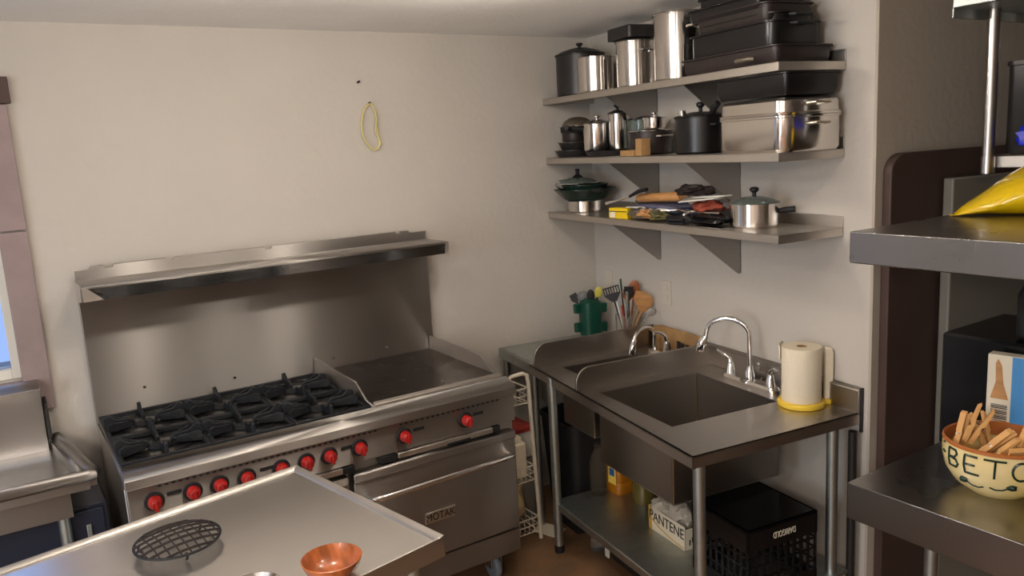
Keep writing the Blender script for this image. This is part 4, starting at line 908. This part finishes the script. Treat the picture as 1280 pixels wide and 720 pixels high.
c0 = clothespin('clothespin standing up tallest at the left in the bowl', (0, 0, 0), 0, 0, 0); aim(c0, -.078, -.02, 1.030, .42, 1, -.05, .1)
pins = [('clothespin leaning right in front of the tallest one', -.055, -.055, 1.000, .75, .75, .1, .9), ('small clothespin lying low between two leaning ones', -.035, -.085, .985, .6, .55, .1, .4),
        ('clothespin leaning at the right behind the letter C', .035, -.06, .995, .35, 1, .0, .7), ('clothespin lying flat over the right rim of the bowl', .02, -.09, 1.035, 1, .12, .15, .2),
        ('clothespin at the back centre of the bowl', -.02, .03, .985, -.3, .8, .3, .5), ('clothespin deep against the left inside of the bowl', -.105, -.01, .990, .2, .9, .5, 1.2),
        ('clothespin at the right edge of the photograph in the bowl', .065, -.02, .995, .3, 1, -.1, .3), ('clothespin crossing behind at the far side of the bowl', .03, .06, .980, .8, .6, .1, .9)]
for lab, a_, b_, z_, la, up_, de, ro in pins:
    c = clothespin(lab, (0, 0, 0), 0, 0, 0, c0); aim(c, a_, b_, z_, la, up_, de, ro)

# product box behind the bowl
t = thing('product_box', 'white and blue printed package with barcode standing behind the ceramic bowl', 'box', (2.146, -2.447, .900), rot=-1.40, local=True)
MB().box(-.085, .10, -.02, .02, .0005, .345).build('carton', 'card', t, bevel=.002)
pb = MB().box(-.022, .10, -.0208, -.02, .002, .343).build('blue_panel', 'skyblue', t)
MB().prism([(-.078, .10), (-.060, .10), (-.052, .16), (-.060, .215), (-.072, .255), (-.080, .255), (-.076, .21), (-.092, .15)], 'y', -.0208, -.02).build('giraffe_shape', 'wood', t, smooth=False) if False else MB().prism([(-.075, .215), (-.028, .215), (-.042, .26), (-.048, .315), (-.058, .333), (-.064, .32), (-.062, .265)], 'y', -.0208, -.02).build('printed_figure', 'wood', t, smooth=False)
bc = MB()
for k in range(10): bc.box(-.072, -.030, -.0208, -.02, .150+k*.0052, .150+k*.0052+(.003 if k % 3 else .0016))
bc.build('barcode', 'ink', t, smooth=False)
t = thing('clear_bag', 'clear plastic bag beside the blue package at the right edge', 'bag', (2.085, -2.675, .90), local=True)
MB().blob((0, 0, .09), .05, .06, .09, .25, 51).build('film', 'clear', t)

# dark things behind the table
t = thing('black_appliance', 'glossy black appliance at the back of the steel worktable', 'appliance', (2.38, -2.6, .900))
MB().rrect(2.180, 2.55, -3.2, -2.192, [(.0, .912), (0, 1.260), (.008, 1.268)], .012).build('body', 'blackgloss', t)
for x, y in ((2.22, -2.29), (2.54, -2.29), (2.22, -3.15), (2.54, -3.15)): MB().lathe([(0, .9005), (.015, .9005), (.015, .912), (0, .912)], (x, y, 0), n=12).build('foot', 'blackmat', t)
t = thing('black_case', 'black rounded case standing on the glossy appliance at the right edge', 'case', (2.3, -2.6, 1.268))
MB().rrect(2.22, 2.36, -2.75, -2.37, [(.012, 1.2685), (0, 1.28), (0, 1.40), (.015, 1.43), (.04, 1.445)], .05).build('body', 'blackmat', t)
# brown panel with a rounded corner and the grey cabinet before it
t = thing('brown_panel', 'tall dark brown panel with rounded upper corner against the grey wall', 'panel', (.4, -1.93, 0), 'R')
pts = [(.032, 0.0)]
for k in range(9):
    a = PI-(PI/2)*k/8; pts.append((.032+.07+.07*math.cos(a), 1.81-.07+.07*math.sin(a)))
pts += [(1.3, 1.81), (1.3, 0.0)]
MB().prism(pts, 'y', -1.935, -1.899).build('board', 'brownpaint', t, bevel=.004)
t = thing('grey_cabinet', 'pale grey cabinet standing in front of the brown panel', 'cabinet', (.8, -1.97, 0), 'R')
MB().box(.285, 1.25, -1.985, -1.945, .02, 1.71).build('body', 'greysteel', t, bevel=.006)
MB().box(.31, 1.2, -1.975, -1.95, 0, .02).build('plinth', 'blackmat', t)
